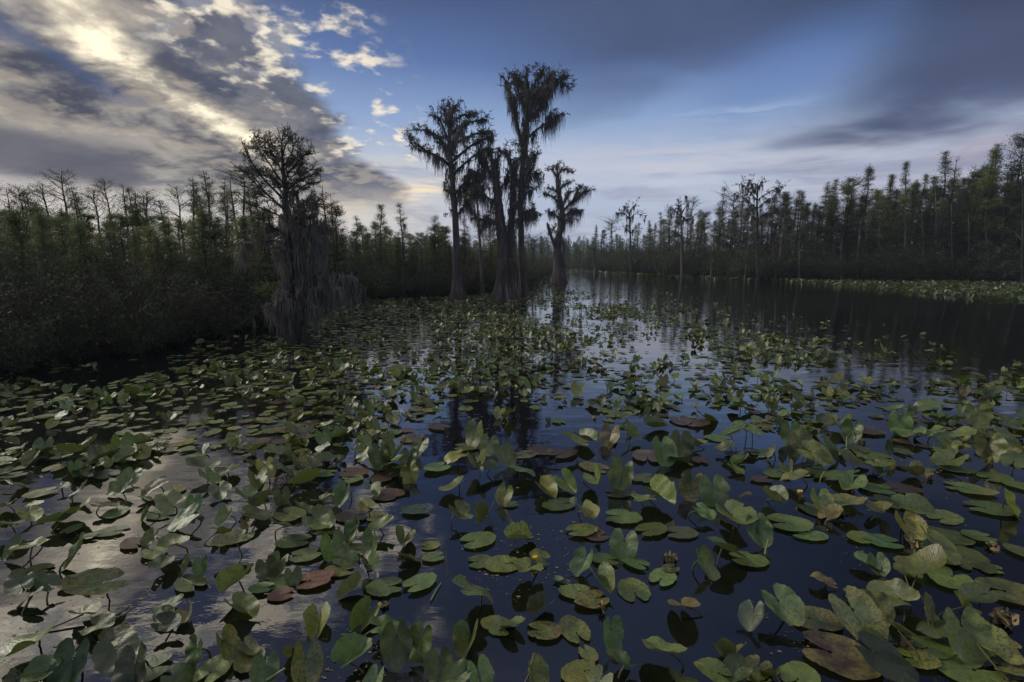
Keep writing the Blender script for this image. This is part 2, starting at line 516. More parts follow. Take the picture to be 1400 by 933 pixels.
def pad_mat():
    m, t, o = mat('lily_leaf')
    A = lambda n: t.n.new('ShaderNodeAttribute')
    a = A(0); a.attribute_name = 'tint'
    b = A(0); b.attribute_name = 'leafuv'
    c = A(0); c.attribute_name = 'age'
    d = A(0); d.attribute_name = 'seed'
    sp = t.n.new('ShaderNodeSeparateXYZ'); t.l.new(b.outputs['Vector'], sp.inputs[0])
    u, v = sp.outputs[0], sp.outputs[1]
    uvs = t.n.new('ShaderNodeCombineXYZ'); t.l.new(u, uvs.inputs[0]); t.l.new(v, uvs.inputs[1])
    t.l.new(t.mul(d.outputs['Fac'], 40.0), uvs.inputs[2])
    q = uvs.outputs[0]
    n1 = t.noise(q, 3.6, 5, 0.65)
    n2 = t.noise(q, 11.0, 4, 0.65)
    col = t.mix(t.mul(t.step(n1, 0.35, 0.65), 0.9), t.vm('SCALE', a.outputs['Color'], 0.8), t.vm('MULTIPLY', a.outputs['Color'], (1.45, 1.25, 0.85)))
    col = t.mix(t.mul(t.step(n2, 0.38, 0.7), 0.6), col, t.vm('SCALE', a.outputs['Color'], 0.5))
    # veins fan out from the midrib
    au = t.m('ABSOLUTE', u)
    ph = t.mul(t.sub(v, t.mul(au, 0.85)), 62.0)
    ph = t.add(ph, t.mul(n1, 5.0)); vein = t.m('POWER', t.m('ABSOLUTE', t.m('SINE', ph)), 9.0)
    vein = t.mul(vein, t.step(au, 0.0, 0.06))
    rib = t.step(au, 0.012, 0.002)
    lines = t.m('MAXIMUM', t.mul(vein, 0.16), t.mul(rib, 0.40))
    col = t.mix(lines, col, t.vm('MULTIPLY', a.outputs['Color'], (1.9, 1.75, 1.5)))
    # yellowing and brown rot where the leaf is old
    age = c.outputs['Fac']
    rr = t.m('SQRT', t.add(t.mul(u, u), t.mul(v, v)))
    old = t.add(t.add(t.mul(n1, 1.0), t.mul(rr, 0.45)), t.mul(age, 0.52))
    col = t.mix(t.mul(t.step(old, 0.90, 1.25), 0.85), col, (0.20, 0.17, 0.045, 1))
    col = t.mix(t.mul(t.step(t.add(old, t.mul(t.sub(n2, 0.5), 0.7)), 1.22, 1.38), 0.85), col, (0.085, 0.045, 0.022, 1))
    spot = t.step(t.add(t.noise(q, 19.0, 2, 0.5), t.mul(age, 0.12)), 0.62, 0.68)
    col = t.mix(t.mul(spot, 0.7), col, (0.05, 0.035, 0.02, 1))
    back = t.n.new('ShaderNodeNewGeometry').outputs['Backfacing']
    col = t.mix(t.mul(back, 0.55), col, (0.105, 0.125, 0.03, 1))
    nrm = bump(t, t.add(t.mul(n2, 0.5), t.mul(lines, -0.35)), 0.9, 0.010)
    p = principled(t, col, t.add(0.26, t.mul(n2, 0.26)), 0.55, nrm)
    t.l.new(translucent(t, p.outputs[0], t.vm('MULTIPLY', col, (1.2, 1.3, 0.6)), 0.18), o.inputs[0])
    return m


M_PAD = pad_mat()


def plain(name, ca, cb, rough=0.6, scale=20.0):
    m, t, o = mat(name)
    f = t.noise(geo_pos(t), scale, 3, 0.6)
    p = principled(t, t.mix(f, ca, cb), rough, 0.3)
    t.l.new(p.outputs[0], o.inputs[0])
    return m


M_STEM = plain('leaf_stem', (0.05, 0.045, 0.018, 1), (0.10, 0.10, 0.035, 1), 0.5)
M_STEM_PALE = plain('flower_stem', (0.16, 0.19, 0.06, 1), (0.24, 0.27, 0.09, 1), 0.5)
M_YELLOW = plain('yellow_petals', (0.75, 0.50, 0.03, 1), (0.85, 0.62, 0.06, 1), 0.45)
M_SEPAL = plain('green_sepals', (0.30, 0.42, 0.06, 1), (0.40, 0.50, 0.08, 1), 0.5)
M_DEAD = plain('dead_leaf', (0.10, 0.065, 0.03, 1), (0.32, 0.25, 0.13, 1), 0.85, 40.0)
M_STICK = plain('wet_stick', (0.015, 0.012, 0.010, 1), (0.04, 0.032, 0.025, 1), 0.5)

# ---------------------------------------------------------------- water and banks
CH = np.array([(-40, -40), (-26, -6), (-12.5, 4), (-10.6, 8), (-9.9, 9.6), (-9.1, 10.9), (-8.3, 12.5), (-7.7, 14.6), (-8.2, 18.5), (-9.6, 23), (-9.0, 27), (-6.2, 30),
               (-3.6, 31.8), (-0.5, 34.5), (1.0, 38), (1.6, 46), (3.2, 62), (7.5, 88), (10.5, 112), (13, 116), (14.8, 104), (18.3, 82), (22.9, 68),
               (26.8, 57), (31.3, 55.5), (36.5, 52.4), (48, 49.4), (80, 43), (120, 10), (120, -40)], float)


def chan_dist(x, y):
    """signed distance to the water's edge, positive on land"""
    x = np.asarray(x, float); y = np.asarray(y, float)
    best = np.full(x.shape, 1e9); inside = np.zeros(x.shape, bool)
    for i in range(len(CH)):
        (x0, y0), (x1, y1) = CH[i], CH[(i + 1) % len(CH)]
        dx, dy = x1 - x0, y1 - y0
        t = np.clip(((x - x0) * dx + (y - y0) * dy) / (dx * dx + dy * dy), 0, 1)
        best = np.minimum(best, np.hypot(x - x0 - t * dx, y - y0 - t * dy))
        c = ((y0 > y) != (y1 > y)) & (x < dx * (y - y0) / (dy if dy else 1e-9) + x0)
        inside ^= c
    return np.where(inside, -best, best)


g = Geo()
g.add([(-700, -200, 0), (700, -200, 0), (700, 1000, 0), (-700, 1000, 0)], [(0, 1, 2, 3)])
setting(link('water', g.mesh('water', M_WATER, False)))

ax = np.concatenate([-np.geomspace(700, 62, 12), np.arange(-60, 90, 1.2), np.geomspace(92, 700, 12)])
ay = np.concatenate([[-200, -120, -80, -45], np.arange(-40, 130, 1.2), np.geomspace(132, 1000, 12)])
GX, GY = np.meshgrid(ax, ay)
D = chan_dist(GX, GY)
H = np.clip((D - 0.9) * 0.16, -0.5, 0.30) + 0.10 * (vnoise(GX, GY, 2.3, 3) - 0.5) * (D > 0.3)
g = Geo(); nx = len(ax); ii = (np.arange(len(ay) - 1)[:, None] * nx + np.arange(nx - 1)[None]).ravel()
g.add(np.stack([GX, GY, H], -1), np.stack([ii, ii + 1, ii + nx + 1, ii + nx], 1))
setting(link('ground', g.mesh('ground', M_MUD)))

# ---------------------------------------------------------------- trees
def make_tree(seed, H=9.0, W=1.7, style='cone', nb=58, leaf=0.085, dens=1.0, base=0.28, r0=0.085, bark=None, needle=None):
    """one tree about H metres high as two meshes: trunk with its branches, crown of leaf-sized faces"""
    r = np.random.default_rng(seed)
    K = 14
    z = np.linspace(0, H, K)
    lean = r.normal(0, 0.02, 2)
    cx = lean[0] * z + np.cumsum(r.normal(0, 0.035, K)); cy = lean[1] * z + np.cumsum(r.normal(0, 0.035, K)); cx -= cx[0]; cy -= cy[0]
    trunk = np.stack([cx, cy, z], 1); trunk[0, 2] = -0.4
    rad = r0 * (1 - z / H) ** 0.75 + 0.010; rad[0] *= 2.0; rad[1] *= 1.15
    tg = Geo(); tubes(tg, trunk, rad, 7)
    t = np.sort(base + (1 - base) * r.random(nb) ** (0.8 if style != 'flat' else 0.45)) * (0.985 if style != 'spire' else 0.995)
    o = np.stack([np.interp(t * H, z, cx), np.interp(t * H, z, cy), t * H], 1)
    if style == 'cone':
        L = W * (1.06 - t) ** 0.75 * (0.55 + 0.6 * r.random(nb)); L *= np.where(t < base + 0.2, 0.55 + (t - base) * 2.2, 1.0); up = r.normal(0.50, 0.26, nb) + 0.25 * (t > 0.85)
    elif style == 'spire':
        L = W * np.clip((1.02 - t) / (1 - 0.35), 0.04, 1.0) ** 1.1 * 1.25 * (0.40 + 0.7 * r.random(nb)); up = r.normal(0.22, 0.22, nb)
    elif style == 'flat':
        L = W * (0.35 + 0.75 * r.random(nb)) * np.clip((t - base) * 1.9 + 0.2, 0.2, 1.1); up = r.normal(0.30, 0.22, nb)
    else:
        L = W * (1.05 - t) ** 0.45 * (0.45 + 0.6 * r.random(nb)); up = r.normal(0.75, 0.22, nb)
    a = r.random(nb) * 2 * np.pi
    d = np.stack([np.cos(a), np.sin(a), up], 1); d = unit(d)
    kb = 6; s = np.linspace(0, 1, kb)
    bend = r.normal(0, 0.16, (nb, 1, 3)) * (s[None, :, None] ** 2) * L[:, None, None]
    bp = o[:, None] + d[:, None] * s[None, :, None] * L[:, None, None] + bend
    bp[:, :, 2] += (0.10 if style not in ('cone', 'spire') else -0.05) * L[:, None] * s[None] ** 2
    br = (0.010 + 0.013 * L[:, None]) * (1 - 0.85 * s[None])
    tubes(tg, bp, br, 4)
    # twigs
    nt = 9
    ti = np.repeat(np.arange(nb), nt); u = 0.22 + 0.78 * r.random(len(ti))
    f = u * (kb - 1); i0 = np.minimum(f.astype(int), kb - 2); w = (f - i0)[:, None]
    p0 = bp[ti, i0] * (1 - w) + bp[ti, i0 + 1] * w
    da = unit(d[ti] + r.normal(0, 0.75, (len(ti), 3)) * (1, 1, 0.55 if style == 'cone' else 0.5))
    tl = (0.18 + 0.30 * r.random(len(ti))) * (0.35 + 0.65 * L[ti] / max(W, 0.1)) * (1.15 - 0.4 * u) * W * 0.62
    s3 = np.array([0, 0.5, 1.0])
    tp = p0[:, None] + da[:, None] * s3[None, :, None] * tl[:, None, None]
    tp[:, 2, 2] += 0.12 * tl
    tubes(tg, tp, np.array([[0.0075, 0.005, 0.003]]) * np.ones((len(ti), 1)), 3)
    cg = Geo()
    nl = int(9 * dens)
    li = np.repeat(np.arange(len(ti)), nl); u = 0.15 + 0.9 * r.random(len(li))
    c = p0[li] + da[li] * (u * tl[li])[:, None] + r.normal(0, 0.05 + 0.045 * W, (len(li), 3)) * (1, 1, 0.8)
    keep = r.random(len(li)) < np.clip(0.5 + 0.9 * vnoise(c[:, 0] * 3 + seed, c[:, 2] * 3, 1.0, seed), 0, 1)
    cards(cg, c[keep], leaf * 0.82 * (0.5 + 0.9 * r.random(keep.sum())), 0.40, 0.35, r)
    return tg.mesh('trunk', bark or M_BARK_DARK), cg.mesh('crown', needle or M_NEEDLE, False), H


PROTO = {
    'cone': [make_tree(11, W=1.7, nb=90, base=0.2, dens=1.2), make_tree(12, W=1.5, nb=96, base=0.22, dens=1.3), make_tree(13, W=2.0, nb=80, base=0.2, dens=1.2), make_tree(14, W=1.6, nb=84, base=0.25, bark=M_BARK, dens=1.2)],
    'spire': [make_tree(61, W=1.25, nb=150, style='spire', base=0.10, dens=1.1, leaf=0.07, r0=0.075), make_tree(62, W=1.05, nb=140, style='spire', base=0.12, dens=1.1, leaf=0.07, r0=0.07, bark=M_BARK),
              make_tree(63, W=1.45, nb=150, style='spire', base=0.15, dens=0.95, leaf=0.075, r0=0.08), make_tree(64, W=1.2, nb=120, style='spire', base=0.3, dens=0.8, leaf=0.07, r0=0.075, bark=M_BARK_PALE)],
    'thin': [make_tree(21, W=1.15, nb=60, dens=1.15, leaf=0.08), make_tree(22, W=1.4, nb=56, dens=1.1, leaf=0.075, bark=M_BARK_PALE)],
    'flat': [make_tree(31, W=2.0, nb=46, style='flat', base=0.5, r0=0.12, dens=1.2), make_tree(32, W=1.6, nb=40, style='flat', base=0.55, r0=0.11, dens=1.2)],
    'bare': [make_tree(41, W=2.0, nb=44, style='vase', base=0.35, dens=1.1, leaf=0.07, needle=M_BUDS), make_tree(42, W=1.7, nb=52, style='vase', base=0.3, dens=1.15, leaf=0.07, needle=M_BUDS)],
    'full': [make_tree(51, W=2.0, nb=120, style='cone', dens=1.6, base=0.10, leaf=0.115), make_tree(52, W=2.0, nb=120, style='vase', dens=1.5, base=0.15, leaf=0.11), make_tree(53, W=2.3, nb=110, style='cone', dens=1.6, base=0.08, leaf=0.12)],
}
_used = set()


def put_tree(kind, x, y, h, label, group, cat='tree', name=None, wide=1.0):
    lst = PROTO[kind]; tm, cm, H = lst[int(rng.integers(len(lst)))]
    nm = name or {'cone': 'cypress_tree', 'spire': 'cypress_tree', 'thin': 'cypress_tree', 'flat': 'cypress_tree', 'bare': 'bare_tree', 'full': 'leafy_tree'}[kind]
    e = bpy.data.objects.new(nm, None); C.objects.link(e)
    e.location = (x, y, 0.05); e.rotation_euler = (0, 0, rng.random() * 6.28)
    s = h / H; e.scale = (s * wide, s * wide, s)
    tag(e, label, cat, group)
    link('trunk', tm, e); link('crown', cm, e)
    return e


ORD = ['first', 'second', 'third', 'fourth', 'fifth', 'sixth', 'seventh', 'eighth', 'ninth', 'tenth', 'eleventh', 'twelfth', 'thirteenth', 'fourteenth', 'fifteenth',
       'sixteenth', 'seventeenth', 'eighteenth', 'nineteenth', 'twentieth']
ORD += ['twenty-' + o for o in ORD[:9]] + ['thirtieth'] + ['thirty-' + o for o in ORD[:9]] + ['fortieth'] + ['forty-' + o for o in ORD[:9]]

KW = {'spire': 'pointed feathery cypress', 'cone': 'narrow green cypress', 'thin': 'slender see-through cypress', 'flat': 'flat-topped dark cypress', 'bare': 'twiggy nearly bare tree', 'full': 'bushy dark green tree'}


def skyline(rows, back, group, place, wd=1.0):
    """rows: (px, top py, kind, depth); back: how far behind the water's edge"""
    cnt = {}
    for px, top, kind, Y in sorted(rows):
        p = at_depth(px, top, Y)
        if px < -10:
            put_tree(kind, p[0], Y, p[2], 'low young tree crowded among others in the dark woods of the left bank', 'low trees filling the left bank woods'); continue
        cnt[kind] = cnt.get(kind, 0) + 1
        put_tree(kind, p[0], Y, p[2], '%s rising above the %s, %s of its sort from the left' % (KW[kind], place, ORD[cnt[kind] - 1]), group,
                 wide=wd + 0.3 * rng.random())


LEFT = [(-20, 250, 'bare', 17), (-220, 235, 'spire', 12), (-180, 240, 'bare', 14), (-140, 245, 'thin', 13), (-100, 248, 'bare', 15), (-60, 250, 'spire', 16), (4, 262, 'bare', 18), (40, 262, 'thin', 20), (70, 255, 'bare', 22), (108, 256, 'thin', 21), (136, 262, 'bare', 21), (163, 254, 'bare', 23), (185, 258, 'thin', 23), (204, 270, 'bare', 24), (242, 258, 'bare', 25), (261, 250, 'thin', 26), (281, 250, 'bare', 26), (299, 246, 'thin', 27), (318, 246, 'bare', 27), (338, 250, 'thin', 28), (450, 266, 'bare', 29), (24, 258, 'bare', 19), (55, 270, 'cone', 19), (92, 236, 'bare', 20), (122, 268, 'cone', 20), (152, 249, 'bare', 22), (174, 262, 'thin', 21), (196, 262, 'bare', 23),
        (212, 296, 'cone', 23), (232, 276, 'cone', 24), (252, 243, 'thin', 24), (270, 268, 'thin', 24), (290, 235, 'thin', 25), (308, 262, 'cone', 26), (328, 233, 'flat', 27), (350, 262, 'full', 26),
        (425, 262, 'cone', 27), (442, 254, 'bare', 28), (458, 285, 'full', 28), (487, 295, 'thin', 33), (503, 322, 'full', 34), (517, 282, 'cone', 31), (532, 318, 'full', 35), (546, 278, 'thin', 32),
        (562, 322, 'full', 36), (577, 318, 'cone', 36), (592, 297, 'cone', 35), (608, 312, 'full', 37), (636, 300, 'cone', 37), (652, 290, 'thin', 38), (672, 300, 'full', 38), (693, 305, 'cone', 40), (728, 325, 'flat', 47), (742, 334, 'thin', 56)]
skyline(LEFT, 6, 'trees along the left bank', 'left bank', 1.2)
RIGHT = [(804, 336, 'cone', 112), (815, 308, 'cone', 100), (824, 316, 'full', 98), (838, 301, 'flat', 92), (847, 322, 'cone', 90), (875, 305, 'thin', 86), (889, 302, 'cone', 84), (905, 290, 'thin', 80),
         (918, 298, 'full', 78), (947, 270, 'bare', 74), (960, 294, 'cone', 72), (985, 256, 'thin', 68), (1003, 265, 'flat', 66), (1018, 285, 'full', 65), (1053, 278, 'cone', 63), (1075, 267, 'full', 62),
         (1097, 262, 'full', 61), (1113, 276, 'cone', 60), (1131, 247, 'cone', 59), (1146, 262, 'full', 60), (1163, 250, 'flat', 61), (1178, 265, 'cone', 60), (1195, 224, 'cone', 58), (1214, 248, 'cone', 59),
         (1228, 262, 'full', 57), (1246, 221, 'cone', 56), (1262, 240, 'full', 58), (1290, 206, 'cone', 56), (1312, 218, 'bare', 57), (1330, 228, 'bare', 58), (1345, 232, 'full', 55), (1362, 206, 'full', 54),
         (1380, 198, 'full', 54), (1399, 188, 'full', 53), (1425, 200, 'cone', 55), (1450, 190, 'full', 56)]
RIGHT = [(a, b, {'cone': 'spire', 'full': 'spire' if i % 3 else 'full'}.get(c_, c_), d_) for i, (a, b, c_, d_) in enumerate(RIGHT)]
skyline(RIGHT, 5, 'trees along the right bank', 'right bank')

# lower trees that fill the woods behind the shore brush
r_ = np.random.default_rng(5)
for k in range(124):
    px = -240 + 970 * (k + r_.random()) / 124
    shore = np.interp(px, [-240, 0, 120, 240, 350, 480, 560, 620, 700, 740], [7, 10, 11, 12.5, 14.5, 27.5, 30, 32, 34.5, 46])
    Y = shore + 2.0 + r_.random() * 7
    top = np.interp(px, [0, 200, 330, 460, 560, 740], [298, 304, 300, 322, 326, 334]) + r_.normal(0, 12)
    p = at_depth(px, top, Y)
    put_tree(['full', 'spire', 'full', 'thin'][k % 4], p[0], Y, p[2], 'low young tree crowded among others in the dark woods of the left bank', 'low trees filling the left bank woods', wide=1.4)
for k in range(130):
    px = 806 + 640 * (k + r_.random()) / 130
    shore = np.interp(px, [800, 860, 940, 1040, 1200, 1400], [104, 82, 68, 57, 53, 50])
    Y = shore + 1.5 + r_.random() * 7
    top = np.interp(px, [800, 860, 940, 1100, 1250, 1400], [340, 318, 302, 284, 262, 244]) + r_.normal(0, 12)
    p = at_depth(px, top, Y)
    put_tree(['full', 'spire', 'spire', 'cone'][k % 4], p[0], Y, p[2], 'low young tree crowded among others in the dark woods of the right bank', 'low trees filling the right bank woods', wide=1.25)

# pale straight trunks that show against the right bank brush
PALE = [(972, 330, 62), (1018, 318, 57), (1172, 310, 53.5), (1262, 300, 52.5), (1325, 290, 51.5), (1150, 330, 53.5), (908, 335, 71), (1092, 330, 55.2), (1282, 250, 53), (1068, 325, 57), (1140, 312, 55.5), (1204, 300, 54), (1232, 290, 53), (1302, 280, 52), (1352, 300, 51), (1060, 330, 56.4)]
rank = np.argsort(np.argsort([q[0] for q in PALE]))
for k, (px, top, Y) in enumerate(PALE):
    g = Geo(); b = at_depth(px, 384, Y); b[2] = -0.2; tp = at_depth(px + rng.normal(0, 3), top, Y)
    P = smooth_line([b, (b + tp) / 2 + rng.normal(0, 0.08, 3), tp], 9)
    tubes(g, P - b * (1, 1, 0), np.linspace(0.10, 0.035, 9), 7)
    for j in range(9):
        o = (P - b * (1, 1, 0))[3 + j % 6]; d = unit(np.append(rng.normal(size=2), 0.3)) * (0.3 + rng.random() * 0.7)
        tubes(g, smooth_line([o, o + d * 0.5 + (0, 0, 0.05), o + d], 4), np.linspace(0.018, 0.005, 4), 4)
    o = link('dead_tree', g.mesh('dead_tree', M_BARK_PALE), None, (b[0], b[1], 0))
    tag(o, 'pale thin leafless trunk against the right bank brush, %s from the left' % ORD[rank[k]], 'dead tree', 'pale leafless trunks on the right bank')

# ---------------------------------------------------------------- brush along the banks (nobody could count it)
def shrub(seed, H=2.6, n=34):
    r = np.random.default_rng(seed)
    a = r.random(n) * 2 * np.pi; lean = 0.25 + r.random(n) * 0.9
    d = unit(np.stack([np.cos(a) * lean, np.sin(a) * lean, np.ones(n)], 1)); L = H * (0.5 + 0.5 * r.random(n))
    s = np.linspace(0, 1, 5)
    P = d[:, None] * s[None, :, None] * L[:, None, None] + r.normal(0, 0.12, (n, 1, 3)) * s[None, :, None] ** 1.5
    P[:, :, 2] -= 0.16 * (L * lean)[:, None] * s[None] ** 2
    nt = 7; ti = np.repeat(np.arange(n), nt); u = 0.2 + 0.8 * r.random(len(ti)); f = u * 4; i0 = np.minimum(f.astype(int), 3); w = (f - i0)[:, None]
    p0 = P[ti, i0] * (1 - w) + P[ti, i0 + 1] * w
    dd = unit(r.normal(size=(len(ti), 3)) + (0, 0, 0.3)) * (0.15 + 0.4 * r.random(len(ti)))[:, None]
    T = np.stack([p0, p0 + dd * 0.5, p0 + dd], 1)
    li = np.repeat(np.arange(len(ti)), 9)
    c = p0[li] + dd[li] * (0.2 + r.random(len(li)))[:, None] + r.normal(0, 0.06, (len(li), 3))
    return P, (0.012 * (1 - 0.8 * s))[None] * np.ones((n, 1)), T, c


SHR = [shrub(100 + i) for i in range(5)]


def brush(name, spots, leaf, label_mat):
    g = Geo(); r = np.random.default_rng(77)
    for (x, y, s, sz) in spots:
        P, R, T, c = SHR[int(r.integers(5))]
        a = r.random() * 6.28; Rm = np.array([[math.cos(a), -math.sin(a), 0], [math.sin(a), math.cos(a), 0], [0, 0, 1]])
        tr = lambda q: (q @ Rm.T) * s + (x, y, 0.0)
        tubes(g, tr(P), R * s * 1.1, 3, mat=1)
        tubes(g, tr(T), np.full((len(T), 3), 0.004 * sz), 3, mat=1)
        cards(g, tr(c), leaf * sz * (0.6 + 0.8 * r.random(len(c))), 0.5, 0.2, r)
    return setting(link(name, g.mesh(name, [label_mat, M_BRUSH_TWIG], False)), 'stuff')


def edge_spots(i0, i1, step, depth, hmin, hmax, seed):
    r = np.random.default_rng(seed); out = []
    P = CH[i0:i1 + 1]; d = np.concatenate([[0], np.cumsum(np.linalg.norm(np.diff(P, axis=0), axis=1))])
    for s in np.arange(0, d[-1], step):
        x = np.interp(s, d, P[:, 0]); y = np.interp(s, d, P[:, 1])
        for row in range(3):
            a = r.random() * 6.28; q = depth * (0.02 + 0.42 * row + 0.25 * r.random())
            # push inland
            gx = chan_dist(x + 0.5, y) - chan_dist(x - 0.5, y); gy = chan_dist(x, y + 0.5) - chan_dist(x, y - 0.5)
            n = math.hypot(gx, gy) + 1e-6
            out.append((x + gx / n * q + r.normal(0, 0.25), y + gy / n * q + r.normal(0, 0.25), (hmin + (hmax - hmin) * r.random()) * (0.85 + 0.12 * row) / 2.6))
    return out


sp1 = [(x, y, s, 1.0) for x, y, s in edge_spots(1, 9, 0.7, 3.4, 1.3, 3.1, 1)]
sp2 = [(x, y, s, 1.4) for x, y, s in edge_spots(9, 18, 1.0, 4.0, 1.5, 3.6, 2)]
sp3 = [(x, y, s, 2.0) for x, y, s in edge_spots(20, 27, 0.9, 5.5, 2.8, 6.0, 3)]
brush('undergrowth', sp1 + sp2, 0.06, M_BRUSH)
brush('undergrowth', sp3, 0.065, M_BRUSH)

# far woods that read as one mass: many small trees in one mesh
g = Geo(); r = np.random.default_rng(9)
for k in range(330):
    x = r.uniform(-60, 30); y = r.uniform(118, 175)
    if chan_dist(x, y) < 2: continue
    h = r.uniform(4.0, 8.5) + (y - 118) * 0.03
    tubes(g, np.array([(x, y, -0.2), (x + r.normal(0, .2), y, h * 0.5), (x + r.normal(0, .3), y, h)]), [0.16, 0.1, 0.03], 4, mat=1)
    n = 620; z = h * (1 - 0.92 * r.random(n) ** 0.8); rad = (0.25 + 1.5 * (1 - z / h) ** 0.6) * np.sqrt(r.random(n)); a = r.random(n) * 6.28
    cards(g, np.stack([x + rad * np.cos(a), y + rad * np.sin(a), z], 1), 0.30, 0.5, 0.3, r)
setting(link('distant_woods', g.mesh('distant_woods', [M_NEEDLE, M_BARK_DARK], False)), 'stuff')

# ---------------------------------------------------------------- the moss-hung cypresses standing in the water
def ribbons(g, p, L, w0, r, sway=0.06, K=6, mat=0):
    p = np.asarray(p, float); n = len(p)
    if n == 0: return
    L = np.broadcast_to(L, (n,)); w0 = np.broadcast_to(w0, (n,))
    s = np.linspace(0, 1, K)
    q = np.repeat(p[:, None], K, 1).copy()
    q[:, :, 2] -= L[:, None] * s[None]
    wob = np.cumsum(r.normal(0, sway, (n, K, 2)), 1) * np.sqrt(L)[:, None, None] * 0.5; wob -= wob[:, :1]
    q[:, :, :2] += wob
    a = r.random(n) * np.pi
    dirv = np.stack([np.cos(a), np.sin(a), np.zeros(n)], 1)
    w = w0[:, None] * np.clip((1.0 - s[None]) ** 0.8 * (0.55 + 0.7 * r.random((n, K))) + 0.08, 0, 2)
    V = np.stack([q - dirv[:, None] * w[:, :, None] * 0.5, q + dirv[:, None] * w[:, :, None] * 0.5], 2)
    i = np.arange(n)[:, None] * K * 2 + np.arange(K - 1)[None] * 2
    g.add(V, np.stack([i, i + 1, i + 3, i + 2], -1), mat=mat)


def fluted(g, P, R, flutes, amt, sides=30, r=rng, hfl=1.4):
    """a trunk whose foot swells into ridged buttresses"""
    P = np.asarray(P, float); K = len(P)
    ph = r.random(3) * 6.28; a = np.linspace(0, 2 * np.pi, sides, endpoint=False)
    rough = r.normal(0, 0.05, (K, sides))
    rough = (rough + np.roll(rough, 1, 0) + np.roll(rough, -1, 0)) / 2
    V = np.zeros((K, sides, 3))
    for k in range(K):
        e = math.exp(-max(P[k, 2], 0) / hfl)
        m = 1 + amt * e * (0.5 * np.cos(flutes * a + ph[0]) + 0.35 * np.cos((flutes + 3) * a + ph[1] + P[k, 2] * 0.4)) + 0.10 * np.cos(3 * a + ph[2]) + rough[k] * 0.6
        rr = R[k] * m
        V[k, :, 0] = P[k, 0] + rr * np.cos(a); V[k, :, 1] = P[k, 1] + rr * np.sin(a); V[k, :, 2] = P[k, 2]
    i = (np.arange(K - 1)[:, None] * sides + np.arange(sides)[None]); j = (np.arange(K - 1)[:, None] * sides + (np.arange(sides)[None] + 1) % sides)
    g.add(V, np.stack([i, j, j + sides, i + sides], -1))


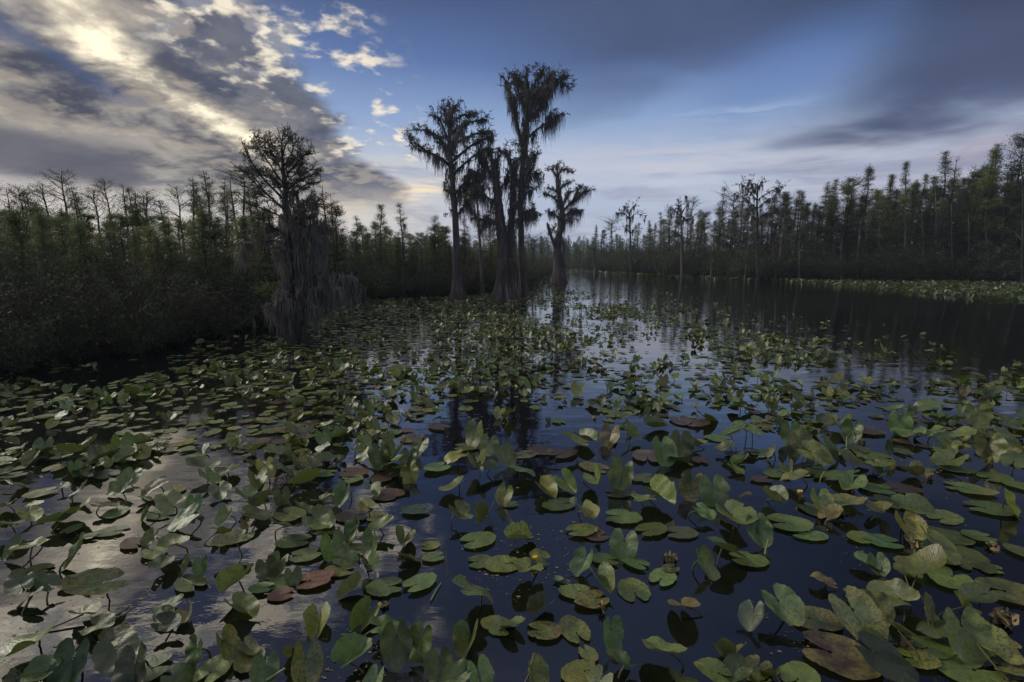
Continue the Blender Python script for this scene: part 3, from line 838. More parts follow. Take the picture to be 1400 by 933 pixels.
class Hero:
    def __init__(s, name, label, px, py, seed, cat='tree', group=None, depth=None):
        s.r = np.random.default_rng(seed)
        s.base = on_water(px, py) if depth is None else at_depth(px, py, depth)
        s.Y = s.base[1]; s.k = s.Y / F * 1.02
        s.e = bpy.data.objects.new(name, None); C.objects.link(s.e)
        s.base[2] = 0; s.e.location = s.base
        tag(s.e, label, cat, group)
        s.tg, s.cg, s.mg, s.n = Geo(), Geo(), Geo(), name

    def pt(s, px, py, dy=0.0):
        return at_depth(px, py, s.Y + dy) - s.base

    def line(s, pts, k, dy=0.0, wob=0.03):
        """px polyline to 3D; dy = how far its far end swings towards (-) or away from (+) the viewer"""
        n = len(pts)
        P = np.array([s.pt(p[0], p[1], dy * (i / (n - 1))) for i, p in enumerate(pts)])
        P = smooth_line(P, k)
        P[1:] += np.cumsum(s.r.normal(0, wob * 0.35, (k - 1, 3)), 0) * (0.6, 1, 0.6)
        return P

    def trunk(s, pts, r0, r1, k=26, flare=2.0, flutes=7, amt=0.5, hfl=1.0, dy=0.0):
        P = s.line(pts, k, dy, 0.03); P[0, 2] = min(P[0, 2], 0) - 0.3
        t = np.linspace(0, 1, k); h = np.maximum(P[:, 2], 0)
        R = (r0 + (r1 - r0) * t) * s.k * (1 + (flare - 1) * np.exp(-h / (hfl * 0.55)))
        fluted(s.tg, P, R, flutes, amt, r=s.r, hfl=hfl)
        return P

    def limb(s, pts, r0, r1=None, dy=None, leafy=1.0, moss=1.0, mlen=(0.3, 1.0), start=0.3, twig=0.42, k=10, mw=0.035, flat=0.5, mstart=0.12, droop=False, leaf=0.075):
        r = s.r
        dy = r.normal(0, 0.9) if dy is None else dy
        r1 = r0 * 0.3 if r1 is None else r1
        P = s.line(pts, k, dy, 0.05)
        L = np.linalg.norm(np.diff(P, axis=0), axis=1).sum()
        tubes(s.tg, P, np.linspace(r0, r1, k) * s.k, 7)
        D = unit(np.gradient(P, axis=0))
        f = lambda u: (np.stack([np.interp(u * (k - 1), np.arange(k), P[:, i]) for i in range(3)], 1), np.stack([np.interp(u * (k - 1), np.arange(k), D[:, i]) for i in range(3)], 1))
        n = int(max(5, 12 * L) * leafy)
        ends = []
        if n and leafy > 0:
            u = start + (1 - start) * r.random(n) ** 0.75; p, d = f(u)
            dd = unit(d * 0.6 + r.normal(0, 0.85, (n, 3)) * (1, 1, 0.5) + (0, 0, 0.25)); tl = twig * (0.4 + 0.9 * r.random(n)) * (0.6 + 0.6 * u)
            T = np.stack([p, p + dd * 0.55 * tl[:, None], p + dd * tl[:, None] + np.stack([0 * tl, 0 * tl, 0.10 * tl], 1)], 1)
            tubes(s.tg, T, np.array([[0.013, 0.008, 0.004]]) * np.ones((n, 1)), 4)
            # second-order twigs
            m = 4; ti = np.repeat(np.arange(n), m); w = 0.3 + 0.7 * r.random(len(ti))
            q = T[ti, 0] + (T[ti, 2] - T[ti, 0]) * w[:, None]
            d2 = unit(dd[ti] + r.normal(0, 0.9, (len(ti), 3)) * (1, 1, flat)); l2 = twig * (0.25 + 0.35 * r.random(len(ti)))
            T2 = np.stack([q, q + d2 * 0.5 * l2[:, None], q + d2 * l2[:, None]], 1)
            tubes(s.tg, T2, np.array([[0.006, 0.004, 0.003]]) * np.ones((len(ti), 1)), 3)
            nl = 8; li = np.repeat(np.arange(len(ti)), nl)
            c = q[li] + d2[li] * ((0.2 + 0.95 * r.random(len(li))) * l2[li])[:, None] + r.normal(0, 0.035, (len(li), 3)) * (1, 1, 0.6)
            cards(s.cg, c, leaf * (0.6 + 0.8 * r.random(len(c))), 0.42, 0.4, r)
            ends = T[:, 1:].reshape(-1, 3)
        if moss > 0:
            n = int(max(3, 7 * L) * moss)
            u = mstart + (1 - mstart) * r.random(n); p, d = f(u)
            if len(ends) and not droop:
                e = ends[r.integers(len(ends), size=max(1, n // 2))]; p = np.concatenate([p, e])
            s.moss_at(p, mlen, mw)
        return P

    def moss_at(s, p, mlen, mw=0.035, per=13, spread=0.07):
        r = s.r; n = len(p)
        cl = mlen[0] + (mlen[1] - mlen[0]) * r.random(n) ** 1.7
        i = np.repeat(np.arange(n), per)
        q = np.asarray(p)[i] + r.normal(0, spread, (len(i), 3)) * (1, 1, 0.4) * (0.6 + 0.5 * cl[i])[:, None]
        L = cl[i] * (0.25 + 0.85 * r.random(len(i)))
        q[:, 2] += 0.02
        L = np.minimum(L, np.maximum(q[:, 2] - 0.02, 0.05))
        ribbons(s.mg, q, L, mw * (0.4 + 0.9 * r.random(len(i))), r, 0.055, K=8)
        # lichen tufts on the wood itself
        c = np.asarray(p)[np.repeat(np.arange(n), 5)] + r.normal(0, 0.05, (n * 5, 3))
        cards(s.mg, c, 0.07, 0.6, 0.0, r)

    def done(s, bark=M_BARK_DARK, needle=M_NEEDLE_DARK, moss=M_MOSS):
        link('trunk', s.tg.mesh('trunk', bark), s.e)
        if s.cg.v: link('crown', s.cg.mesh('crown', needle, False), s.e)
        if s.mg.v: link('hanging_moss', s.mg.mesh('hanging_moss', moss, False), s.e)


GM = 'moss-hung cypresses standing in the water'
# A: the left one of the two tall cypresses, umbrella crown
h = Hero('moss_hung_cypress', 'tall cypress with wide umbrella crown and bare reddish trunk, left of the central clump', 624, 409, 201, group=GM)
h.trunk([(625, 409), (624, 380), (624, 345), (623, 310), (621, 280), (619, 255), (617, 232), (615, 210), (613, 185), (614, 165), (618, 150)], 5.4, 2.2, flare=2.3, flutes=9, amt=0.5, hfl=1.0)
L = h.limb
L([(617, 230), (608, 219), (598, 212), (586, 209), (576, 200), (566, 193)], 2.2, dy=-0.8, mlen=(0.3, 1.1), start=0.5)
L([(586, 209), (575, 206), (566, 200), (561, 193)], 1.3, dy=-0.2, leafy=1.2, moss=0.3, mlen=(0.2, 0.4))
L([(616, 215), (606, 196), (595, 184), (582, 178), (566, 178)], 2.0, dy=0.8, mlen=(0.2, 0.8))
L([(614, 195), (606, 175), (600, 162), (592, 156)], 1.6, mlen=(0.2, 0.6))
L([(613, 175), (608, 158), (606, 148), (612, 142)], 1.4, mlen=(0.2, 0.5))
L([(614, 165), (619, 152), (621, 142)], 1.3, mlen=(0.2, 0.4))
L([(614, 172), (628, 158), (640, 155), (650, 158)], 1.6, mlen=(0.2, 0.7))
L([(615, 185), (632, 170), (650, 165), (667, 164)], 1.8, mlen=(0.3, 0.9))
L([(616, 203), (634, 190), (650, 182), (666, 181)], 1.9, dy=1.2, mlen=(0.3, 1.0))
L([(617, 222), (633, 208), (648, 198), (662, 192), (672, 190)], 2.0, dy=-1.0, mlen=(0.3, 1.1))
L([(618, 240), (635, 225), (650, 212), (664, 206), (672, 205)], 1.8, dy=0.6, mlen=(0.4, 1.2))
L([(618, 225), (610, 205), (603, 190)], 1.6, dy=1.5, mlen=(0.3, 1.0)); L([(616, 205), (624, 188), (634, 178)], 1.5, dy=-1.6, mlen=(0.3, 1.0))
L([(622, 300), (633, 284), (642, 268), (652, 258), (660, 256)], 1.4, dy=0.4, moss=1.5, mlen=(0.3, 1.3))
L([(621, 275), (632, 262), (640, 256)], 1.0, moss=1.3, mlen=(0.3, 1.0)); L([(622, 300), (617, 293), (612, 290)], 0.8, moss=0.5, mlen=(0.1, 0.4), leafy=0.7)
h.moss_at(np.array([h.pt(616 + h.r.normal(0, 5), y, h.r.normal(0, 0.2)) for y in np.linspace(150, 262, 90)]), (0.3, 1.3), 0.04)
h.moss_at(np.array([h.pt(597 + h.r.normal(0, 1.2), y) for y in np.linspace(210, 216, 8)]), (0.9, 1.15), 0.04)
h.moss_at(np.array([h.pt(650 + h.r.normal(0, 6), 236 + h.r.normal(0, 3), h.r.normal(0, 0.2)) for _ in range(30)]), (0.7, 2.2), 0.045)
L([(621, 268), (636, 246), (650, 236), (662, 240)], 1.2, dy=0.2, moss=1.5, mlen=(0.5, 1.6))
h.done(M_BARK, M_NEEDLE_DARK)

# B: the thick twin trunk wrapped in moss
h = Hero('moss_hung_cypress', 'thick twin-trunked cypress wrapped in shaggy moss in the middle of the clump', 692, 411, 202, group=GM)
L = h.limb
A = h.trunk([(690, 411), (689, 385), (688, 350), (686, 320), (682, 290), (679, 262), (677, 240), (675, 222)], 8.5, 4.0, flare=2.1, flutes=8, amt=0.7, hfl=1.6)
B = h.trunk([(700, 410), (699, 380), (698, 345), (698, 315), (700, 285), (701, 260), (702, 238), (703, 222)], 6.5, 2.5, flare=1.6, flutes=7, amt=0.6, hfl=1.5, dy=0.4)
for q, w in ((A, 0.16), (B, 0.13)):
    n = 120; i = h.r.integers(4, len(q), n); a = h.r.random(n) * 6.28
    h.moss_at(q[i] + np.stack([np.cos(a), np.sin(a), 0 * a], 1) * w + (0, 0, 0.1), (0.4, 1.6), 0.045, per=9)
n = 90; a = h.r.random(n) * 6.28; z = 0.8 + h.r.random(n) * 1.6
h.moss_at(np.stack([0.42 * np.cos(a), 0.35 * np.sin(a), z], 1), (0.4, 1.0), 0.05, per=8)
L([(677, 250), (668, 232), (660, 222), (655, 210)], 1.8, moss=1.6, mlen=(0.4, 1.5))
L([(676, 235), (674, 218), (668, 206)], 1.6, moss=1.3, mlen=(0.4, 1.3)); L([(676, 228), (682, 214), (686, 207)], 1.6, moss=1.3, mlen=(0.4, 1.3))
L([(702, 235), (697, 218), (692, 207)], 1.5, moss=1.2, mlen=(0.3, 1.1)); L([(703, 230), (709, 216), (716, 210)], 1.4, moss=1.0, mlen=(0.3, 1.0))
L([(702, 255), (714, 240), (726, 236), (735, 238)], 1.3, moss=1.4, mlen=(0.3, 1.2)); L([(680, 280), (664, 268), (650, 262), (643, 268)], 1.5, moss=1.8, mlen=(0.5, 1.8), dy=-0.6)
L([(679, 268), (690, 250), (694, 238)], 1.3, moss=1.4, mlen=(0.4, 1.4)); L([(684, 310), (670, 300), (660, 298), (652, 302)], 1.2, moss=1.6, mlen=(0.4, 1.3), leafy=0.6)
L([(700, 305), (712, 296), (724, 290), (730, 288)], 1.2, moss=1.6, mlen=(0.4, 1.4), leafy=0.8); L([(700, 290), (710, 272), (722, 262), (730, 258)], 1.2, moss=1.5, mlen=(0.4, 1.4), leafy=0.8)
h.done(M_BARK, M_NEEDLE_DARK)

# C: the tallest
h = Hero('moss_hung_cypress', 'tallest cypress, slim bare trunk under a high crown of long dark moss', 717, 407, 203, group=GM)
L = h.limb
h.trunk([(717, 407), (714, 380), (713, 350), (712, 320), (712, 290), (712, 262), (713, 240), (716, 215), (719, 195), (720, 175), (721, 155), (723, 135)], 4.6, 2.4, flare=2.0, flutes=7, amt=0.45, hfl=0.9)
L([(717, 205), (710, 185), (706, 165), (703, 148), (700, 130), (696, 116), (689, 106)], 2.6, 0.8, dy=-0.6, leafy=0.35, moss=1.6, mlen=(0.3, 1.3), k=14)
L([(704, 150), (697, 140), (692, 132)], 0.9, leafy=0.3, moss=1.0, mlen=(0.2, 0.6))
L([(722, 140), (716, 122), (710, 108), (704, 101)], 1.7, mlen=(0.3, 1.0)); L([(723, 132), (722, 112), (720, 97)], 1.7, mlen=(0.3, 0.9))
L([(723, 132), (732, 112), (738, 99), (742, 95)], 1.7, mlen=(0.3, 1.0)); L([(723, 138), (738, 120), (750, 108), (760, 98)], 1.7, dy=1.0, mlen=(0.4, 1.3))
L([(722, 150), (738, 130), (752, 117), (765, 107), (776, 106)], 2.0, dy=-0.8, mlen=(0.4, 1.3)); L([(723, 150), (712, 135), (706, 120), (702, 112)], 1.4, dy=1.2, mlen=(0.4, 1.2))
L([(748, 120), (760, 112), (772, 113), (779, 122)], 1.0, dy=-0.4, mlen=(0.4, 1.1), leafy=0.7)
L([(722, 165), (736, 150), (746, 134), (754, 124)], 1.5, dy=0.6, moss=1.6, mlen=(0.5, 1.8)); L([(721, 160), (728, 140), (734, 125)], 1.4, dy=-1.0, moss=1.6, mlen=(0.5, 1.8))
L([(720, 190), (735, 176), (748, 166), (760, 160), (768, 154)], 1.6, dy=0.3, moss=1.8, mlen=(0.5, 1.6), leafy=0.6)
L([(716, 235), (726, 225), (733, 214), (737, 212)], 1.0, moss=1.2, mlen=(0.3, 0.9)); L([(713, 255), (722, 246), (730, 240), (735, 246)], 0.9, moss=1.3, mlen=(0.3, 1.1), leafy=0.7)
L([(712, 305), (722, 292), (730, 288), (734, 296)], 0.9, moss=1.3, mlen=(0.4, 1.2), leafy=0.7); L([(718, 205), (710, 196), (703, 195)], 0.7, moss=0.6, mlen=(0.2, 0.5), leafy=0.8)
h.moss_at(np.array([h.pt(719 + h.r.normal(0, 4), y, h.r.normal(0, 0.15)) for y in np.linspace(128, 250, 55)]), (0.5, 1.6), 0.045)
h.moss_at(np.array([h.pt(740 + h.r.normal(0, 13), 122 + h.r.normal(0, 9), h.r.normal(0, 0.6)) for _ in range(20)]), (0.5, 2.0), 0.045)
h.moss_at(np.array([h.pt(703 + h.r.normal(0, 2), y, -0.3) for y in np.linspace(130, 160, 18)]), (0.4, 1.1), 0.04)
h.done(M_BARK, M_NEEDLE_DARK)

# thin dead stem between A and B carrying a dark beard of moss
h = Hero('mossy_snag', 'slim grey snag with a ragged beard of moss between the two tall cypresses', 658, 400, 204, cat='tree', depth=31.5)
h.trunk([(659, 400), (658, 370), (656, 335), (654, 305), (652, 280), (650, 255)], 2.2, 1.0, flare=1.5, flutes=5, amt=0.2, hfl=0.6)
for q in ([(654, 300), (646, 288), (641, 280)], [(655, 320), (662, 305), (668, 298)], [(652, 275), (658, 262), (664, 258)], [(651, 262), (644, 252), (640, 250)]):
    h.limb(q, 0.9, leafy=0.5, moss=1.6, mlen=(0.4, 1.3))
h.done(M_BARK_PALE, M_NEEDLE_DARK)

# D: the short broad-footed one on the right
h = Hero('moss_hung_cypress', 'short cypress with swollen fluted foot and lopsided crown by open water', 765, 389, 205, group=GM)
L = h.limb
h.trunk([(765, 389), (764, 370), (762, 350), (762, 335), (765, 318), (769, 302), (770, 288), (766, 272), (763, 256), (762, 240)], 6.5, 2.0, flare=1.7, flutes=9, amt=0.5, hfl=1.4)
L([(762, 345), (756, 330), (751, 318), (748, 306)], 1.9, 1.0, leafy=0.5, moss=1.4, mlen=(0.2, 0.9), dy=-0.3); L([(757, 332), (753, 322), (757, 310)], 1.2, leafy=0.5, moss=0.5, mlen=(0.2, 0.6))
L([(762, 245), (758, 234), (754, 230), (750, 232)], 1.3, mlen=(0.2, 0.5), leafy=1.4); L([(762, 245), (766, 233), (772, 230), (778, 236)], 1.3, mlen=(0.2, 0.6), leafy=1.4); L([(762, 242), (763, 230), (762, 226)], 1.0, mlen=(0.2, 0.5), leafy=1.4)
L([(763, 262), (772, 252), (782, 249)], 1.2, mlen=(0.2, 0.7)); L([(764, 265), (755, 258), (749, 258)], 1.2, mlen=(0.2, 0.6)); L([(767, 278), (756, 270), (746, 264), (743, 264)], 1.4, mlen=(0.3, 0.8), leafy=1.2)
L([(769, 290), (780, 277), (790, 268), (798, 260), (807, 260)], 1.9, dy=0.8, moss=1.6, mlen=(0.4, 1.5), leafy=1.3); L([(784, 272), (790, 260), (796, 254)], 1.1, moss=1.0, mlen=(0.3, 0.9), leafy=1.3)
L([(769, 297), (780, 290), (790, 286), (795, 290)], 1.4, dy=-0.5, moss=2.4, mlen=(0.5, 1.6), leafy=0.8); L([(768, 305), (778, 298), (784, 300)], 1.1, moss=1.5, mlen=(0.5, 1.4), leafy=0.6)
L([(767, 285), (775, 268), (780, 262)], 1.2, dy=1.0, moss=1.3, mlen=(0.4, 1.4)); L([(767, 300), (757, 292), (750, 290)], 1.1, moss=1.2, mlen=(0.3, 1.0), leafy=0.8)
h.moss_at(np.array([h.pt(765 + h.r.normal(0, 3), y, h.r.normal(0, 0.2)) for y in np.linspace(236, 330, 95)]), (0.3, 1.4), 0.045)
n = 70; a = h.r.random(n) * 6.28; z = 0.9 + h.r.random(n) * 3.2
h.moss_at(np.stack([0.32 * np.cos(a), 0.3 * np.sin(a), z], 1) + (0.05, 0, 0), (0.4, 1.5), 0.045, per=8)
h.done(M_BARK, M_NEEDLE_DARK)

# stump out in the channel
h = Hero('dead_snag', 'short broken grey snag standing alone at the channel edge', 815, 375, 206)
h.trunk([(815, 375), (814, 362), (811, 352), (812, 345), (811, 339)], 2.6, 2.0, k=14, flare=1.4, flutes=5, amt=0.3, hfl=0.8)
h.limb([(813, 352), (809, 345), (809, 340)], 1.2, leafy=0, moss=0)
h.done(M_BARK)

# F: the great draped tree at the left shore
h = Hero('moss_hung_cypress', 'great cypress draped in grey moss down to the pads beside the left bank', 405, 468, 207, group=GM)
L = h.limb; k = 1.0
h.trunk([(405, 468), (401, 440), (398, 410), (396, 380), (394, 350), (392, 320), (391, 290), (389, 262), (388, 240), (386, 222), (386, 205)], 8.0, 1.3, flare=1.6, flutes=8, amt=0.5, hfl=0.8)
h.trunk([(412, 468), (414, 430), (412, 390), (410, 350), (408, 315), (404, 285), (402, 262)], 4.5, 1.3, flare=1.5, flutes=6, amt=0.4, hfl=0.7, dy=0.3)
kw = dict(leaf=0.04, twig=0.26, mw=0.02)
for q, r0, dy in [([(388, 240), (380, 222), (372, 205), (366, 192)], 1.2, 0.3), ([(387, 225), (383, 208), (384, 196), (388, 186)], 1.1, -0.2), ([(387, 230), (395, 212), (402, 198), (408, 190)], 1.2, 0.3),
                  ([(388, 250), (400, 232), (412, 220), (424, 212)], 1.2, -0.4), ([(389, 255), (376, 235), (364, 215), (352, 200)], 1.4, 0.5), ([(390, 275), (372, 258), (356, 240), (342, 224), (333, 208)], 1.8, -0.5),
                  ([(391, 290), (374, 275), (358, 262), (345, 250), (334, 238)], 1.6, 0.5), ([(360, 262), (350, 245), (340, 236), (330, 232)], 1.0, -0.2), ([(390, 265), (404, 248), (418, 238), (430, 232)], 1.4, 0.6),
                  ([(391, 280), (408, 262), (424, 252), (434, 250)], 1.5, -0.5), ([(386, 215), (388, 200), (394, 188), (392, 183)], 0.9, 0.1), ([(371, 218), (362, 205), (352, 192), (350, 188)], 0.8, -0.3),
                  ([(404, 225), (414, 208), (418, 198)], 0.8, 0.2), ([(391, 300), (372, 290), (354, 284), (338, 280)], 1.3, -0.7), ([(390, 260), (380, 248), (368, 240)], 0.9, 0.9)]:
    L(q, r0, dy=dy, leafy=1.15, moss=0.2, mlen=(0.08, 0.3), start=0.25, **kw)
for _ in range(16):
    y0 = h.r.uniform(215, 330); sg = h.r.choice([-1, 1]); ln = h.r.uniform(22, 46) * (1.0 if y0 > 250 else 0.75); up_ = h.r.uniform(8, 34)
    x0 = np.interp(y0, [205, 262, 320], [386, 389, 392])
    L([(x0, y0), (x0 + sg * ln * 0.5, y0 - up_ * 0.6), (x0 + sg * ln, y0 - up_)], 0.9, dy=h.r.normal(0, 0.8), leafy=0.9, moss=0.5, mlen=(0.1, 0.5), start=0.2, **kw)
kw = dict(leaf=0.05, twig=0.22, mw=0.024)
for q, r0, dy, ml, lf in [([(393, 320), (375, 312), (355, 312), (340, 318)], 1.2, -0.4, (0.2, 0.5), 1.0), ([(394, 335), (372, 330), (350, 332), (334, 340)], 1.0, -0.3, (0.1, 0.4), 0.7),
                          ([(404, 290), (414, 276), (424, 274), (434, 284)], 1.3, -0.4, (0.15, 0.6), 1.2), ([(405, 300), (420, 296), (434, 305), (441, 318)], 1.2, 0.2, (0.2, 0.9), 0.7),
                          ([(408, 330), (424, 322), (438, 330), (446, 345)], 1.1, -0.2, (0.3, 0.9), 0.4), ([(398, 400), (420, 385), (445, 378), (468, 378), (484, 384)], 1.3, -0.5, (0.35, 1.15), 0.3),
                          ([(410, 395), (432, 384), (455, 382), (474, 388)], 1.0, 0.4, (0.4, 1.3), 0.2), ([(400, 425), (388, 418), (376, 418), (368, 424)], 1.0, -0.4, (0.2, 0.7), 0.4), ([(398, 420), (414, 416), (430, 420)], 0.9, -0.6, (0.3, 0.8), 0.3),
                          ([(396, 350), (384, 342), (374, 346)], 1.0, -0.5, (0.3, 1.1), 0.5), ([(397, 370), (412, 362), (428, 366)], 0.9, -0.5, (0.3, 1.1), 0.3)]:
    L(q, r0, dy=dy, leafy=lf, moss=1.7, mlen=ml, start=0.2, **kw)
r_ = h.r
col = lambda x0, x1, y0, y1, n, ml, d=0.25, per=10: h.moss_at(np.array([h.pt(r_.uniform(x0, x1), r_.uniform(y0, y1), r_.normal(0, d)) for _ in range(n)]), ml, 0.033, per=per, spread=0.05)
col(386, 402, 255, 330, 45, (0.3, 0.9)); col(400, 416, 275, 400, 50, (0.4, 1.2)); col(418, 440, 295, 335, 9, (0.4, 1.0)); col(384, 398, 330, 400, 26, (0.4, 1.2))
col(372, 432, 418, 428, 34, (0.4, 0.95)); col(415, 470, 374, 398, 30, (0.2, 1.5), 0.4); col(428, 448, 300, 372, 22, (0.3, 1.0), 0.3); col(468, 484, 380, 386, 12, (0.25, 0.8)); col(328, 336, 338, 344, 8, (0.5, 0.85), 0.08); col(378, 412, 395, 420, 40, (0.4, 0.9)); col(370, 400, 418, 426, 26, (0.5, 0.95), 0.35); col(408, 430, 330, 372, 14, (0.5, 1.1), 0.3)
h.done(M_BARK_DARK, M_NEEDLE_DARK, M_MOSS_PALE)

# mossy stragglers on the right bank
h = Hero('mossy_snag', 'dark flat-crowned cypress hung with moss rising over the right bank woods', 1036, 383, 208, depth=56)
L = h.limb; kw = dict(leaf=0.13, twig=0.75, mw=0.08)
h.trunk([(1036, 383), (1036, 350), (1035, 320), (1035, 290), (1034, 268), (1036, 255)], 2.0, 1.0, k=16, flare=1.4, flutes=5, amt=0.2, hfl=0.8)
for q in ([(1035, 275), (1025, 262), (1016, 252), (1012, 250)], [(1035, 268), (1030, 256), (1026, 249)], [(1035, 265), (1040, 252), (1042, 248)], [(1035, 275), (1048, 264), (1058, 258), (1066, 256)],
          [(1034, 285), (1022, 274), (1014, 268)], [(1036, 285), (1048, 274), (1056, 272)], [(1035, 300), (1024, 292), (1018, 292)], [(1036, 300), (1046, 292), (1052, 294)]):
    L(q, 0.8, leafy=0.35, moss=0.35, mlen=(0.4, 1.6), **kw)
h.done(M_BARK_DARK, M_NEEDLE_DARK)
h = Hero('mossy_snag', 'dark moss-tufted cypress with a bare pale stem near the far bend', 862, 374, 209, depth=79)
L = h.limb; kw = dict(leaf=0.16, twig=0.9, mw=0.10)
h.trunk([(863, 374), (862, 350), (862, 325), (861, 305), (860, 290)], 1.5, 0.8, k=14, flare=1.3, flutes=5, amt=0.2, hfl=0.8)
for q in ([(861, 300), (854, 292), (848, 290)], [(861, 300), (868, 292), (876, 294)], [(860, 292), (856, 284), (852, 282)], [(860, 292), (864, 284), (870, 282)], [(862, 320), (868, 312), (870, 312)], [(862, 320), (856, 312), (854, 314)]):
    L(q, 0.7, leafy=0.3, moss=0.3, mlen=(0.5, 2.0), **kw)
h.done(M_BARK, M_NEEDLE_DARK)
h = Hero('mossy_snag', 'tall moss-speckled trunk with small crown at the right water edge', 933, 380, 210, depth=67)
L = h.limb; kw = dict(leaf=0.14, twig=0.8, mw=0.09)
h.trunk([(933, 380), (932, 350), (933, 325), (931, 300), (931, 285)], 2.0, 0.9, k=14, flare=1.3, flutes=5, amt=0.2, hfl=0.8)
for q in ([(931, 298), (924, 288), (918, 284)], [(931, 295), (928, 282), (926, 277)], [(931, 292), (938, 282), (942, 278)], [(932, 305), (940, 298), (948, 300)], [(932, 325), (926, 318), (922, 320)], [(933, 335), (940, 328), (942, 332)]):
    L(q, 0.8, leafy=0.3, moss=0.4, mlen=(0.5, 1.7), **kw)
h.done(M_BARK_PALE, M_NEEDLE_DARK)

# pale twisted dead limbs leaning out at the right edge
h = Hero('dead_tree', 'pale dead tree with long bare limbs leaning low over the pads at the right edge', 1398, 388, 211, cat='dead tree', depth=47.5)
h.trunk([(1399, 388), (1398, 350), (1399, 310), (1400, 270), (1398, 240)], 1.7, 1.0, k=16, flare=1.3, flutes=5, amt=0.2, hfl=0.8)
for q in ([(1398, 345), (1385, 336), (1370, 338), (1362, 345)], [(1398, 362), (1385, 356), (1372, 360), (1366, 370)], [(1398, 330), (1388, 318), (1376, 312)], [(1398, 372), (1386, 372), (1374, 378)], [(1398, 300), (1388, 290), (1382, 282)]):
    h.limb(q, 0.9, leafy=0.25, moss=0.1, mlen=(0.3, 0.8), leaf=0.05, twig=0.7)
h.done(M_BARK_DARK, M_BUDS)

# one bright yellow-green sapling and one small bush in the left brush
for (px, py, Y, sz, lab) in ((78, 392, 12.6, 0.50, 'yellow-green leafy sapling glowing in the dark brush near the left edge'), (365, 395, 15.5, 0.34, 'small yellow-green bush tucked behind the great draped cypress')):
    c = at_depth(px, py, Y); g = Geo(); r = np.random.default_rng(int(px)); n = 420
    q = r.normal(0, 1, (n, 3)) * (sz, sz, sz * 0.6) * 0.55
    q = np.round(q / (sz * 0.45)) * sz * 0.45 + r.normal(0, sz * 0.13, (n, 3))
    cards(g, q + (0, 0, c[2]), 0.07 * (0.6 + 0.8 * r.random(n)), 0.5, 0.3, r)
    tg = Geo()
    for j in range(7):
        e = r.normal(0, sz * 0.5, 3) * (1, 1, 0.6) + (0, 0, c[2]); tubes(tg, smooth_line([(0, 0, -0.1), (e[0] * 0.3, e[1] * 0.3, c[2] * 0.5), e], 7), np.linspace(0.018, 0.004, 7), 5)
    e = bpy.data.objects.new('sapling', None); C.objects.link(e); e.location = (c[0], c[1], 0)
    tag(e, lab, 'sapling'); link('stem', tg.mesh('stem', M_BRUSH_TWIG), e); link('foliage', g.mesh('foliage', M_BRIGHT, False), e)

# ---------------------------------------------------------------- lily pads
RA = np.array([0, 12, 28, 48, 70, 92, 115, 138, 152, 161, 167, 171]); RR = np.array([0.665, 0.635, 0.575, 0.495, 0.43, 0.395, 0.378, 0.388, 0.392, 0.365, 0.29, 0.15])
TINT = {'g': (0.080, 0.108, 0.034), 'l': (0.092, 0.128, 0.056), 'd': (0.042, 0.066, 0.022), 'o': (0.115, 0.125, 0.030), 'y': (0.18, 0.19, 0.04),
        'p': (0.060, 0.034, 0.038), 'b': (0.12, 0.085, 0.04), 'r': (0.10, 0.042, 0.038), 's': (0.060, 0.064, 0.045)}


